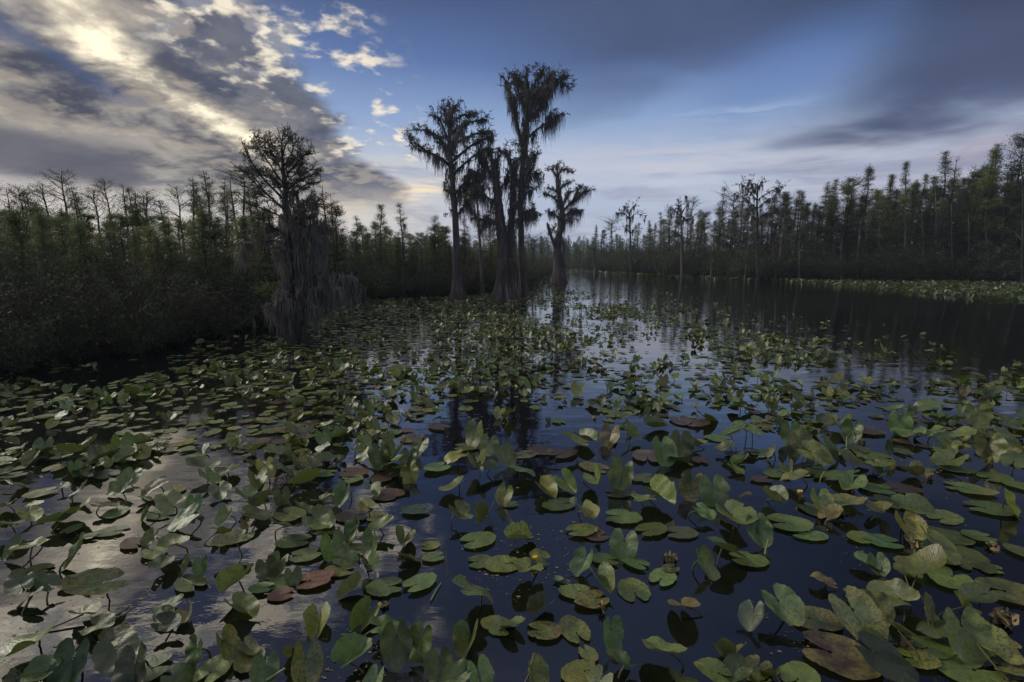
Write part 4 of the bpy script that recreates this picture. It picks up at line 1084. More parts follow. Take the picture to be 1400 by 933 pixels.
def leaf(L, pose, r, NA=26, NR=5, form=None):
    """one heart-shaped leaf, tip along +Y, stalk at the origin"""
    a = np.radians(np.linspace(-171, 171, NA)); s = np.linspace(0.03, 1, NR) ** 0.8
    wfac = r.uniform(0.88, 1.08); gap = r.uniform(0, 10) if pose != 'F' else r.uniform(0, 6)
    aa = np.abs(np.degrees(a))
    R = np.interp(aa, RA, RR)
    edge = r.normal(0, 0.014, NA) + 0.012 * np.sin(a * r.integers(14, 22)); R = R * (1 + edge + 0.015 * np.sin(a * r.integers(4, 9) + r.random() * 6))
    if r.random() < 0.5:                                     # a bite or a torn edge
        c = r.uniform(-2.4, 2.4); R = R * (1 - r.uniform(0.08, 0.35) * np.exp(-((a - c) / r.uniform(0.08, 0.22)) ** 2))
    a2 = a * (1 - np.radians(gap) / np.pi)
    x = np.sin(a2)[:, None] * R[:, None] * s[None] * wfac; y = np.cos(a2)[:, None] * R[:, None] * s[None]
    uv = np.stack([x, y], -1).reshape(-1, 2)
    rr = np.hypot(x, y)
    k = {'F': (0.03, 0.015, 0.010), 'T': (r.uniform(-0.10, 0.22), r.uniform(0.05, 0.35), 0.03), 'V': (0.10, r.uniform(0.45, 0.95), 0.035), 'U': (r.uniform(0.0, 0.25), r.uniform(0.12, 0.50), 0.04)}[pose]
    cup, fold, wave = k
    z = cup * rr ** 2 * 2 + fold * np.abs(x) * (1.0 if pose != 'V' else 1.25) + wave * np.sin(a[:, None] * r.integers(3, 7) + r.random() * 6) * (rr / 0.5) ** 2
    z += r.uniform(-0.25, 0.25) * np.maximum(y, 0) ** 2 * (0.15 if pose == 'F' else 1)
    curl = r.uniform(-0.10, 0.30) * (0.1 if pose == 'F' else 1)
    z += curl * np.clip(-y, 0, 1) * np.abs(x) * 2.5
    z += r.uniform(-0.12, 0.12) * x * (0 if pose == 'F' else 1)
    if pose != 'F':
        for _ in range(3):
            kx, ky = r.normal(0, 7, 2); z += r.uniform(0.008, 0.030) * np.sin(kx * x + ky * y + r.random() * 6) * np.clip(rr * 2.2, 0, 1)
        z += r.choice([-1, 1]) * r.uniform(0, 0.10) * np.clip(rr / 0.45 - 0.55, 0, 1) ** 1.5      # rolled rim
    else:
        kx, ky = r.normal(0, 9, 2); z += 0.006 * np.sin(kx * x + ky * y)
    sh = math.cos(math.atan(fold)); x = x * sh
    V = np.stack([x, y, z], -1).reshape(-1, 3) * L
    i = (np.arange(NA - 1)[:, None] * NR + np.arange(NR - 1)[None]).ravel()
    return V, np.stack([i, i + NR, i + NR + 1, i + 1], 1), uv


def rot(yaw, tilt, roll):
    cy, sy = math.cos(yaw), math.sin(yaw); ct, st = math.cos(tilt), math.sin(tilt); cr, sr = math.cos(roll), math.sin(roll)
    Rz = np.array([[cy, -sy, 0], [sy, cy, 0], [0, 0, 1]]); Rx = np.array([[1, 0, 0], [0, ct, -st], [0, st, ct]]); Ry = np.array([[cr, 0, sr], [0, 1, 0], [-sr, 0, cr]])
    return Rz @ Rx @ Ry


class Pad:
    pass


PADS = []


def add_pad(x, y, L, yaw, pose, tint, r, age=None, hgt=None, hand=False, note=None):
    """yaw: where the tip points, degrees, 0 = +X, 90 = away"""
    p = Pad(); p.x, p.y, p.L, p.pose, p.tint, p.hand, p.note = x, y, L, pose, tint, hand, note
    if pose == 'F': tilt, h = r.normal(0, 0.02), 0.006 + 0.018 * r.random()
    elif pose == 'T': tilt, h = -math.radians(r.uniform(5, 34)) * r.choice([1, 1, -1]), L * r.uniform(0.18, 0.5)
    elif pose == 'V': tilt, h = -math.radians(r.uniform(-5, 18)), L * r.uniform(0.06, 0.25)
    else: tilt, h = -math.radians(r.uniform(42, 72)), 0
    if pose == 'U': h = 0.56 * L * math.sin(-tilt) * r.uniform(0.85, 1.25)
    if hgt is not None: h = hgt
    roll = r.normal(0, 0.02 if pose == 'F' else 0.27)
    p.h, p.R = h, rot(math.radians(yaw - 90), tilt, roll)
    p.age = age if age is not None else (r.random() ** 2.2) * (0.9 if pose != 'F' else 1.0)
    c = np.array(TINT[tint]) * (1.12, 1.24, 0.88); j = r.normal(0.90, 0.24); w = r.normal(0, 0.09); j = np.clip(j, 0.4, 1.4)
    p.col = np.clip(c * j * (1 + w, 1, 1 - w), 0.01, 1)
    p.seed = r.random(); p.rs = int(r.integers(1 << 30))
    PADS.append(p); return p


def pad_geo(p, g, NA, NR, world=True):
    r = np.random.default_rng(p.rs)
    V, Q, uv = leaf(p.L, p.pose, r, NA, NR)
    V = V @ p.R.T; V[:, 2] += p.h
    if p.pose == 'F': V[:, 2] = np.maximum(V[:, 2], 0.004 + 0.5 * (p.h - 0.004))
    if world: V = V + (p.x, p.y, 0)
    n = len(V)
    g.add(V, Q, leafuv=np.concatenate([uv, np.zeros((n, 1))], 1), tint=np.repeat(p.col[None], n, 0), age=np.full(n, p.age), seed=np.full(n, p.seed))


# the pads near the viewer, read off the photograph: pixel x, y, length in pixels, pose, tint, where the tip points (None = free)
HAND = '''14,722,42,T,g,10;40,700,34,T,o,0;48,688,24,T,o,180;43,757,58,T,l,180;103,702,58,T,l,200;80,714,40,V,l,210;112,668,34,U,d,250;85,663,18,T,d,;60,674,34,F,g,;108,758,62,U,l,270;97,726,24,F,l,;55,778,38,F,d,;125,734,22,F,g,;156,726,42,F,l,190;160,700,30,F,g,
167,661,36,U,l,260;195,677,26,T,g,;215,666,38,T,g,;240,671,26,F,g,;200,697,24,U,d,;235,692,46,T,l,160;255,709,48,T,l,200;265,684,30,U,g,;222,704,38,F,g,;207,729,30,U,o,200;185,744,36,F,p,;240,747,44,T,g,;210,756,38,F,g,;220,771,42,T,d,;257,770,30,U,l,270;276,768,30,U,l,270;280,641,44,T,d,;310,702,30,U,l,;330,733,34,F,l,;335,710,20,U,b,;320,746,50,T,g,;300,724,34,T,g,
30,804,54,T,d,;42,815,36,T,d,;110,798,42,F,s,200;140,812,82,T,l,190;115,835,46,T,l,;132,852,50,T,g,;45,890,88,T,l,205;155,870,50,T,g,;98,908,84,U,d,250;160,902,70,T,d,;185,912,76,U,d,280;205,916,64,F,g,;235,818,38,T,l,;225,836,34,T,g,;225,851,38,T,d,;257,836,36,V,b,;262,800,44,F,g,;325,799,62,V,o,270;325,831,58,V,l,300;266,888,54,U,g,255;306,880,54,U,g,285;337,879,34,T,g,;342,901,40,F,o,
365,646,38,T,o,;395,646,50,T,g,;425,639,38,T,g,;420,659,44,V,l,;445,648,34,F,l,;480,646,42,F,p,;478,656,34,F,l,;470,676,40,U,l,240;508,671,32,V,l,270;527,677,46,F,p,10;502,697,34,T,o,;485,706,44,F,p,;385,676,34,U,g,;360,688,38,V,g,;515,708,34,F,l,;395,704,44,F,g,;390,727,48,T,d,;405,741,48,F,l,;365,772,38,U,g,;380,766,40,U,g,;400,780,30,U,g,;435,720,50,T,g,;455,746,50,U,l,;470,757,36,T,g,;485,726,44,U,g,;510,742,50,U,g,260;485,752,38,F,l,;553,734,42,V,l,270;560,647,34,U,o,;556,758,36,T,o,;586,746,26,F,y,;595,762,30,F,l,200;467,780,40,F,g,;505,775,40,V,l,280
653,641,44,V,l,270;625,664,46,T,l,200;627,703,38,T,o,300;665,706,46,V,l,240;691,677,34,U,y,270;650,740,48,F,l,20;655,768,38,F,l,10;572,698,40,F,s,
712,646,38,T,l,;744,669,40,V,o,280;775,660,42,V,l,280;767,690,46,F,l,200;816,660,44,V,l,250;850,655,48,U,l,270;884,655,36,F,l,;815,640,40,F,s,;845,674,44,F,s,0;797,702,50,V,o,250;792,727,44,F,g,;848,708,54,F,l,350;818,732,34,F,p,;853,743,56,U,l,270;888,726,44,F,l,;928,729,46,F,s,0;900,680,58,V,l,280;945,667,46,U,d,250;975,675,58,U,l,;1002,716,64,T,l,320;1002,697,46,T,p,0;1036,725,48,U,l,300;800,763,46,U,l,270;830,766,40,F,g,;960,767,52,U,l,280;990,757,66,T,l,310;1020,765,54,F,l,350;918,778,26,F,s,;872,772,34,F,g,;705,736,50,V,y,0;722,780,58,T,y,240;690,771,48,F,l,190;740,758,30,T,o,
762,793,14,F,l,;775,796,13,F,s,;739,827,48,V,s,250;790,810,50,F,l,;822,793,56,V,l,290;812,821,50,F,l,200;867,809,44,F,l,95;905,791,40,F,l,;934,826,56,T,b,280;741,863,48,F,l,350;787,863,48,F,l,110;836,864,58,U,l,265;803,893,28,F,l,300;852,906,56,T,l,;912,898,70,T,l,110;702,850,40,T,l,;645,822,78,T,l,10;642,872,60,V,l,300;683,856,46,F,l,;797,921,58,F,o,;820,929,50,T,l,;728,920,60,U,l,270;932,926,50,T,g,;1030,840,50,T,s,;1003,893,62,U,l,90;1010,914,50,T,g,;980,922,56,T,g,;1036,912,46,F,g,
360,806,34,F,l,;392,794,40,F,l,;427,795,54,F,r,20;387,813,34,F,r,200;435,842,60,V,o,270;484,800,42,V,o,;530,803,54,F,l,190;571,800,44,F,l,;500,836,56,V,g,240;522,856,50,T,g,;542,884,70,U,l,270;575,882,62,U,g,270;476,902,70,V,l,90;512,927,58,T,l,;417,908,72,U,l,260;364,908,56,U,l,;400,884,40,U,o,90;602,906,60,U,g,270;655,916,56,U,l,270;628,925,50,T,g,
1057,682,40,V,d,270;1043,656,30,F,p,;1075,716,62,F,l,;1102,731,52,F,l,350;1115,649,36,F,g,;1120,686,44,U,l,;1110,697,36,F,g,;1155,650,56,T,g,;1165,667,48,T,l,;1152,690,52,T,g,320;1135,702,38,T,b,;1202,670,42,F,g,;1230,668,52,F,p,350;1205,700,46,V,o,20;1245,710,68,T,l,0;1290,708,50,F,l,;1237,717,46,U,y,;1284,731,66,F,g,330;1210,741,52,F,l,;1180,766,36,V,l,;1200,764,34,U,l,;1243,769,34,F,g,;1277,752,64,T,g,300;1290,768,34,F,y,350;1325,767,64,F,g,;1350,775,38,F,o,;1320,668,56,F,g,;1358,653,42,F,g,;1350,696,68,F,g,340;1377,691,54,U,g,;1396,666,30,F,g,;1247,646,32,T,b,;1397,756,30,F,g,
1066,833,66,T,l,320;1110,847,72,F,l,350;1130,790,34,T,b,;1168,846,88,T,l,310;1175,818,44,F,l,;1200,830,54,U,o,280;1226,822,70,T,l,120;1267,838,58,U,o,300;1256,800,76,T,g,0;1318,830,54,T,o,;1316,872,84,U,l,260;1355,882,66,T,y,300;1328,916,84,F,l,;1270,886,64,F,g,;1250,901,56,F,y,350;1140,895,98,F,p,330;1192,880,50,V,g,0;1202,908,84,T,d,;1365,877,48,F,g,;1378,810,86,F,g,340;1092,927,58,F,l,;1060,914,42,U,o,90;1340,816,44,T,g,;1382,930,36,F,y,;1040,927,40,U,o,90
20,660,34,T,g,;140,690,34,T,d,;180,650,34,T,g,;300,668,40,T,g,;335,680,38,T,g,;350,660,40,V,g,;285,652,38,T,g,;10,690,30,T,d,;24,745,40,U,d,;66,800,38,T,d,;700,690,22,F,l,;875,690,38,T,g,;960,700,34,T,l,;1220,690,38,F,g,;1180,735,40,F,g,;1260,740,50,F,g,;1300,790,60,F,g,;1240,780,40,T,g,;1300,640,40,F,g,;1385,640,40,T,g,;1160,630,44,T,g,;1090,655,40,T,g,;1080,640,36,V,g,;1340,735,40,F,g,;1230,870,60,T,g,;1290,860,60,T,l,;1380,905,60,T,g,;440,690,36,T,g,;420,705,40,T,g,;445,735,40,T,g,;415,760,44,F,l,;520,720,36,T,g,;345,640,40,T,g,;310,640,38,T,g,;345,705,40,T,g,;60,920,60,T,d,;20,930,50,U,d,;245,925,60,T,d,;290,920,50,F,g,'''
HAND += ';530,612,40,U,g,270;548,618,42,U,l,250;520,628,40,U,g,290;560,625,36,U,g,260;540,635,44,T,l,300;515,640,36,V,g,270;575,612,34,U,l,;500,622,34,T,g,;555,645,38,T,g,;565,598,34,F,p,;602,585,30,F,p,;528,652,36,F,p,;600,640,34,F,l,;650,600,46,U,g,270;668,608,36,U,l,240;635,612,38,F,l,;625,625,36,T,o,;735,617,40,F,p,0;768,622,40,F,p,;715,622,36,F,s,;690,622,44,U,l,280;672,640,38,T,g,;800,600,44,V,l,300;790,612,40,T,o,;835,598,40,U,b,;860,592,36,U,g,;893,582,40,V,l,350;905,620,52,U,l,260;930,610,44,U,g,280;925,625,50,T,l,;948,608,38,V,o,270;885,626,40,F,p,;950,580,44,F,p,;930,575,34,F,p,;965,570,40,T,g,;1000,605,48,T,l,;1025,600,44,T,l,;985,600,36,F,l,;1080,596,40,U,g,;1095,612,60,U,l,300;1110,625,54,T,g,;1130,618,44,U,l,;1150,585,40,V,l,;1165,595,36,U,g,;1190,590,44,F,p,;1230,585,46,U,l,;1245,592,48,T,l,;1275,595,52,T,g,;1310,600,56,T,l,;1335,575,40,U,g,;1350,620,50,U,g,;1370,600,44,T,g,;1270,560,44,T,l,;1300,630,56,T,g,;1200,625,44,F,g,'
r_ = np.random.default_rng(41)
for tok in HAND.replace('\n', ';').split(';'):
    if not tok.strip(): continue
    f = tok.split(',')
    px, py, ln, pose, ti = float(f[0]), float(f[1]), float(f[2]), f[3], f[4]
    yaw = float(f[5]) + (r_.normal(0, 24) if pose in 'UVT' else 0) if f[5] else (r_.uniform(225, 315) if pose in 'UV' else r_.choice([r_.normal(0, 35), r_.normal(180, 35), r_.uniform(0, 360)]))
    z = {'F': 0.01, 'T': 0.07, 'V': 0.05, 'U': 0.09}[pose]
    w = on_water(px, py, z); _, _, d = project(w)
    L = ln * d / F * {'F': 1.10, 'T': 1.12, 'V': 1.12, 'U': 1.08}[pose]
    L = min(L * (0.86 if ln < 50 else 0.80), 0.36)
    # a leaf lying along the line of sight looks shorter than it is
    if pose == 'F': L *= 1 + 0.22 * abs(math.sin(math.radians(yaw)))
    c = math.cos(math.radians(yaw)) * 0.06 * L; s = math.sin(math.radians(yaw)) * 0.06 * L
    add_pad(w[0] - c, w[1] - s, L, yaw, pose, ti, r_, hand=True, age=(0.75 if ti in 'yb' else None))

# the rest of the bed: how much of the water is covered, by place
GXP = np.arange(50, 1400, 100)
ROWS = [(396, [0, 0, 0, 0, 0, .1, .4, .1, .0, 0, 0, 0, 0, 0]), (404, [0, 0, 0, 0, .4, .8, .9, .35, .1, 0, 0, 0, 0, 0]), (418, [0, 0, 0, 0, .7, .95, .95, .35, .15, .08, 0, 0, 0, 0]), (440, [0, 0, 0, .5, .8, .95, .95, .55, .6, .30, .06, 0, 0, 0]),
        (470, [0, .05, .5, .75, .85, .95, .95, .6, .7, .65, .5, .12, .02, 0]), (488, [.1, .45, .7, .8, .9, .9, .9, .65, .65, .6, .6, .3, .1, 0]), (500, [.45, .65, .75, .8, .85, .85, .85, .7, .6, .6, .7, .6, .35, .12]),
        (530, [.7, .75, .78, .8, .8, .55, .7, .75, .55, .55, .7, .7, .65, .6]), (560, [.65, .7, .7, .75, .85, .48, .65, .65, .52, .55, .75, .68, .65, .6]),
        (590, [.7, .7, .7, .75, .8, .48, .58, .50, .50, .46, .68, .55, .65, .6]), (620, [.65, .7, .7, .75, .75, .62, .45, .52, .52, .50, .62, .55, .62, .6]), (645, [.4, .45, .45, .4, .4, .4, .28, .30, .30, .28, .35, .3, .35, .35])]
RY = np.array([q[0] for q in ROWS]); RG = np.array([q[1] for q in ROWS])


def cover(px, py):
    if py > 652 or py < 390: return 0
    j = np.interp(py, RY, np.arange(len(RY))); i = np.clip((px - 50) / 100, 0, 13)
    j0 = min(int(j), len(RY) - 2); i0 = min(int(i), 12); a, b = j - j0, i - i0
    return (RG[j0, i0] * (1 - b) + RG[j0, i0 + 1] * b) * (1 - a) + (RG[j0 + 1, i0] * (1 - b) + RG[j0 + 1, i0 + 1] * b) * a


r_ = np.random.default_rng(42)
N = 64000
X = r_.uniform(-12.5, 22, N); Y = r_.uniform(4.6, 46, N)
PX, PY, _ = project(np.stack([X, Y, np.zeros(N)], 1))
cl = 0.55 * vnoise(X, Y, 0.75, 5) + 0.45 * vnoise(X, Y, 2.0, 6)
fine = vnoise(X, Y, 0.33, 8)
ok = (PX > -60) & (PX < 1460) & (chan_dist(X, Y) < 0.15)
hx = np.array([[p.x, p.y, p.L] for p in PADS])
taken = {}
for i in np.nonzero(ok)[0]:
    c = cover(min(max(PX[i], 0), 1399), PY[i])
    if c <= 0.01: continue
    pr = np.clip(c * 0.86 + (cl[i] - 0.5) * 2.3 * (1 - abs(2 * c - 1) * 0.4), 0, 1) ** 1.3
    if c < 0.15: pr = c if fine[i] > 0.45 else 0
    if r_.random() > pr * 1.15: continue
    near = np.min(np.hypot(hx[:, 0] - X[i], hx[:, 1] - Y[i]) - 0.5 * hx[:, 2]) if Y[i] < 7 else 1
    if near < 0.02: continue
    # in clumps the leaves stand up, between them they float
    up = fine[i] * 0.5 + cl[i] * 0.5 + r_.normal(0, 0.12)
    if PX[i] < 600 and PY[i] < 600: up -= 0.15
    if PX[i] < 720 and PY[i] < 455: up -= 0.10
    pose = 'F' if up < 0.51 else r_.choice(['T', 'U', 'V', 'T'])
    L = np.interp(PY[i], [440, 600], [0.78, 1.0]) * np.clip(r_.lognormal(-1.70, 0.26), 0.09, 0.31) * (1.0 if pose != 'F' else 0.95)
    cs = 0.17 if Y[i] < 7 else 0.145; key = (int(X[i] / cs), int(Y[i] / cs), cs); m = taken.get(key, 0)
    if m >= (1 if pose == 'F' else 2): continue
    taken[key] = m + 1
    t = r_.random()
    if pose == 'F': ti = 'p' if t < 0.16 else 's' if t < 0.30 else 'l' if t < 0.6 else 'g' if t < 0.9 else 'o'
    else: ti = 'g' if t < 0.42 else 'l' if t < 0.72 else 'd' if t < 0.82 else 'o' if t < 0.985 else 'b'
    yaw = r_.uniform(215, 325) if pose in 'UV' and r_.random() < 0.75 else r_.uniform(0, 360)
    add_pad(X[i], Y[i], L, yaw, pose, ti, r_)

# lily bed along the right bank and thin fringe round the far shore
far_pads = Geo(); nfar = 0
E1 = np.array([(1050, 384), (1088, 387), (1150, 392), (1250, 402), (1330, 409), (1420, 416), (1500, 420)], float)
for i in range(26000):
    x = r_.uniform(12, 62); y = r_.uniform(26, 112)
    d = -chan_dist(x, y)
    if d < -0.3: continue
    px, py, dd = project((x, y, 0))
    if px > 1050:
        if py > np.interp(px, E1[:, 0], E1[:, 1]) - 1.5 * r_.random(): continue
        pr = 0.85
    elif px > 800:
        if d > 1.6 + 1.6 * vnoise(x, y, 5.0, 4): continue
        pr = 0.5
    else: continue
    if px > 1470 or r_.random() > pr: continue
    pose = r_.choice(['F', 'T', 'U', 'T', 'U'])
    add_pad(x, y, r_.uniform(0.26, 0.42) * (1.0 if px > 1000 else 1.1), r_.uniform(0, 360), pose, 'd', r_)
for i in range(2600):                                        # fringe at the far left bend behind the right-hand cypress
    x = r_.uniform(0, 14); y = r_.uniform(44, 110); d = -chan_dist(x, y)
    if d < -0.2 or d > 1.5 + 2.0 * vnoise(x, y, 4.0, 4): continue
    add_pad(x, y, r_.uniform(0.25, 0.4), r_.uniform(0, 360), r_.choice(['F', 'T', 'U']), 'd', r_)

# how large each leaf shows in the photograph
for p in PADS:
    px, py, d = project((p.x, p.y, p.h)); p.px, p.py, p.d = float(px), float(py), float(d)
    inside = -10 < px < 1410 and 380 < py < 945
    p.size = (p.L / d) ** 2 * ((0.35 + 0.65 * CAMH / d) if p.pose == 'F' else 1.0) * (1 if inside else 0.01) * (4 if p.hand and inside else 1)
PADS.sort(key=lambda p: -p.size)
NI = 300
IND, REST = PADS[:NI], PADS[NI:]

# ---------------------------------------------------------------- small things among the pads
MARKS = []      # (pixel x, y, phrase) things a label can point at


def stem_mesh(pts, r0, r1, m, k=8, sides=6, name='stem'):
    g = Geo(); tubes(g, smooth_line(pts, k), np.linspace(r0, r1, k), sides); return g.mesh(name, m)


def blob(g, c, rad, nu=12, nv=8, sq=(1, 1, 1), r=None, lump=0.0):
    u = np.linspace(0, 2 * np.pi, nu, endpoint=False); v = np.linspace(0.12, np.pi - 0.12, nv)
    Rm = 1 + (lump * r.normal(size=(nv, nu)) if r is not None and lump else 0)
    x = np.sin(v)[:, None] * np.cos(u)[None] * Rm * rad * sq[0]; y = np.sin(v)[:, None] * np.sin(u)[None] * Rm * rad * sq[1]; z = (np.cos(v)[:, None] * np.ones(nu)[None]) * Rm * rad * sq[2]
    V = np.stack([x, y, z], -1).reshape(-1, 3) + c
    i = (np.arange(nv - 1)[:, None] * nu + np.arange(nu)[None]); j = (np.arange(nv - 1)[:, None] * nu + (np.arange(nu)[None] + 1) % nu)
    q = np.stack([i, j, j + nu, i + nu], -1).reshape(-1, 4)
    n0 = len(V); V = np.concatenate([V, [np.asarray(c) + (0, 0, rad * sq[2] * 1.0), np.asarray(c) - (0, 0, rad * sq[2] * 1.0)]])
    t = [(n0, (a + 1) % nu, a) for a in range(nu)] + [(n0 + 1, (nv - 1) * nu + a, (nv - 1) * nu + (a + 1) % nu) for a in range(nu)]
    g.add(V, q, t)


def bud(px, py, rad, hgt, yellow, label, phrase):
    w = on_water(px, py, hgt); r = np.random.default_rng(int(px))
    e = bpy.data.objects.new('lily_flower', None); C.objects.link(e); e.location = (w[0], w[1], 0)
    tag(e, label, 'flower')
    link('stem', stem_mesh([(0.015, 0.01, -0.05), (0.008, 0.0, hgt * 0.5), (0, 0, hgt - rad * 0.8)], 0.007, 0.005, M_STEM), e)
    g = Geo()                                              # overlapping rounded sepals round the cup
    for s in range(6):
        a = s * math.pi / 3 + 0.2; nu, nv = 7, 6
        U, Vv = np.meshgrid(np.linspace(-0.62, 0.62, nu), np.linspace(0, 1, nv)); ro = rad * (0.35 + 0.72 * np.sin(Vv * 1.75)) * (1.0 + 0.05 * (s % 2))
        w_ = U * np.sin(np.clip(Vv, 0.05, 1) * 2.7 * 0.95 + 0.2)
        g.add(np.stack([ro * np.cos(a + w_), ro * np.sin(a + w_), hgt - rad * 0.8 + Vv * rad * 1.7], -1), [(y * nu + x, y * nu + x + 1, (y + 1) * nu + x + 1, (y + 1) * nu + x) for y in range(nv - 1) for x in range(nu - 1)])
    link('sepals', g.mesh('sepals', M_YELLOW if yellow else M_SEPAL), e)
    g = Geo(); blob(g, (0, 0, hgt), rad * 0.72); link('centre', g.mesh('centre', M_YELLOW if yellow else M_SEPAL), e)
    MARKS.append((px, py, phrase))


bud(1093.5, 673, 0.021, 0.075, True, 'round yellow flower bud standing alone in open dark water', 'the lone yellow flower bud')
bud(731, 763, 0.018, 0.06, True, 'small yellow flower bud at the edge of a blotched yellow-green pad', 'the smaller yellow bud')
bud(1020, 586, 0.020, 0.13, False, 'pale green closed bud held up above tilted pads', 'the pale green bud')
bud(876, 543, 0.016, 0.16, True, 'tiny yellow bud on a long dark stalk over open blue water', 'the tiny long-stalked bud')


def dead_clump(px, py, size, seed, label, phrase, stalk=0.0, cat='dead leaf', name='dead_leaf'):
    """crumpled brown leaf remains, folded sheets with torn edges"""
    r = np.random.default_rng(seed); w = on_water(px, py, stalk + size * 0.2)
    g = Geo()
    for s in range(4):
        n = 9; u, v = np.meshgrid(np.linspace(-1, 1, n), np.linspace(-1, 1, n)); a = r.random(4) * 6
        x = u * (0.8 + 0.2 * np.sin(v * 3 + a[0])); y = v * 0.55; z = 0.35 * np.sin(u * 3.2 + a[1]) + 0.25 * np.sin(v * 4 + u * 2 + a[2]) + r.normal(0, 0.05, u.shape)
        V = np.stack([x, y, z], -1).reshape(-1, 3) * size * r.uniform(0.32, 0.62) @ rot(r.random() * 6, r.normal(0, 0.9), r.normal(0, 0.9)).T
        V += r.normal(0, size * 0.12, 3) + (0, 0, stalk + size * 0.22)
        q = [(j * n + i, j * n + i + 1, (j + 1) * n + i + 1, (j + 1) * n + i) for j in range(n - 1) for i in range(n - 1) if r.random() > 0.12]
        g.add(V, q)
    o = link(name, g.mesh(name, M_DEAD), None, (w[0], w[1], 0)); tag(o, label, cat)
    if stalk: link('stem', stem_mesh([(0.03, -0.03, -0.05), (0.01, -0.01, stalk * 0.5), (0, 0, stalk + size * 0.1)], 0.008, 0.006, M_STEM_PALE), o)
    MARKS.append((px, py, phrase))


dead_clump(918, 765, 0.10, 1, 'shredded tan leaf remnant drooping into the water under two pads', 'the shredded tan leaf')
dead_clump(1370, 847, 0.13, 2, 'frayed pale brown seed head lying by the right frame edge', 'the frayed brown seed head')
dead_clump(1360, 747, 0.09, 3, 'curled light brown dead leaf floating among pads on the right', 'the curled dead leaf')
dead_clump(1272, 652, 0.09, 4, 'small curled beige leaf scrap between two broad pads', 'the small beige scrap')
dead_clump(1250, 745, 0.08, 5, 'dry brown flower head on a bright green leaning stalk', 'the dry head on a green stalk', stalk=0.12, cat='seed head', name='seed_head')
dead_clump(460, 728, 0.09, 6, 'twisted straw-coloured dead leaf lying over crowded pads', 'the twisted straw-coloured leaf')
dead_clump(818, 725, 0.06, 7, 'withered brown flower head drooping beside a purple pad', 'the withered flower head', stalk=0.06, cat='seed head', name='seed_head')
dead_clump(1150, 700, 0.10, 8, 'rolled brown-edged leaf lying across a broken pad', 'the rolled brown-edged leaf')
dead_clump(1235, 880, 0.11, 9, 'crumbled brown leaf debris lodged between big dark pads', 'the crumbled brown debris')
dead_clump(817, 652, 0.06, 10, 'orange-brown scrap of leaf caught in a folded pad', 'the orange-brown scrap')
dead_clump(1165, 655, 0.06, 11, 'pale dry flower head poking above green pads', 'the pale dry head', stalk=0.06, cat='seed head', name='seed_head')
dead_clump(1180, 605, 0.09, 12, 'flat tan leaf scrap on pads in the middle right', 'the flat tan scrap')
dead_clump(840, 603, 0.12, 13, 'heap of withered yellow-brown leaves in the middle of the pond', 'the heap of withered leaves')
dead_clump(812, 572, 0.07, 14, 'small orange-brown dead leaf beside a folded green pad', 'the small orange dead leaf')
dead_clump(525, 827, 0.06, 15, 'reddish brown rotted stub behind a curled green pad', 'the reddish rotted stub')
dead_clump(822, 828, 0.05, 16, 'cream-edged withered scrap on the end of a stalk over pads', 'the cream-edged scrap', stalk=0.03)


def stick(px, py, px2, py2, h1, h2, rad, label, m, phrase=None, name='plant_stalk', cat='stalk'):
    a = on_water(px, py, h1); b = on_water(px2, py2, h2); c = (a + b) / 2 + np.random.default_rng(int(px)).normal(0, 0.006, 3)
    o = link(name, stem_mesh([(0, 0, 0), c - a, b - a], rad, rad * 0.7, m, name=name), None, a); tag(o, label, cat)
    if phrase: MARKS.append((px, py, phrase))


stick(614, 787, 611, 752, 0.0, 0.10, 0.005, 'thin black stick standing upright out of open dark water', M_STICK, 'the thin black stick', 'stick', 'stick')
stick(589, 821, 603, 797, 0.012, 0.012, 0.005, 'short yellow-green stem piece floating on open dark water', M_STEM_PALE, 'the floating yellow stem')
stick(1046, 758, 1051, 737, 0.0, 0.10, 0.007, 'cut green stalk sticking up beside large overlapping pads', M_STEM_PALE, 'the cut green stalk')
stick(1173, 875, 1157, 845, 0.02, 0.12, 0.008, 'pale green leafless stalk rising in front of crowded pads', M_STEM_PALE, 'the leafless pale stalk')
stick(365, 930, 390, 914, 0.03, 0.08, 0.007, 'bright green bent stalk at the bottom frame edge', M_STEM_PALE)
stick(1120, 662, 1127, 645, 0.03, 0.13, 0.006, 'pale leaning stalk among crowded pads left of a dry flower head', M_STEM_PALE)
stick(723, 918, 730, 893, 0.0, 0.09, 0.006, 'pale curved stalk rising behind a folded pad near the bottom', M_STEM_PALE)
stick(1335, 880, 1378, 930, 0.10, 0.02, 0.007, 'dark stem lying across big yellowing pads at the bottom right', M_STEM)
stick(1157, 612, 1158, 592, 0.0, 0.10, 0.006, 'short yellow-green stalk stub standing between dark pads', M_STEM_PALE)

# thin dark reeds standing in front of the right-hand cypress and in the middle distance
g_n = 0
for cx, cy, n, hh, lab in ((790, 432, 16, 0.55, 'clump of thin dark dead reeds beyond the open reflection of the tall cypress'), (745, 398, 22, 0.9, 'sparse dark twiggy reeds at the foot of the thick twin cypress'), (735, 412, 12, 0.6, 'small tuft of dark reeds in front of the thick twin cypress')):
    c0 = on_water(cx, cy); r = np.random.default_rng(cx); g = Geo()
    for _ in range(n):
        b = np.array([r.normal(0, 0.4), r.normal(0, 0.3), -0.03]); t = b + (r.normal(0, 0.10), r.normal(0, 0.1), hh * r.uniform(0.4, 1.1))
        tubes(g, smooth_line([b, (b + t) / 2 + r.normal(0, 0.03, 3), t], 5), np.linspace(0.010, 0.004, 5), 4)
    o = link('reed_clump', g.mesh('reed_clump', M_STICK), None, c0); tag(o, lab, 'reeds')

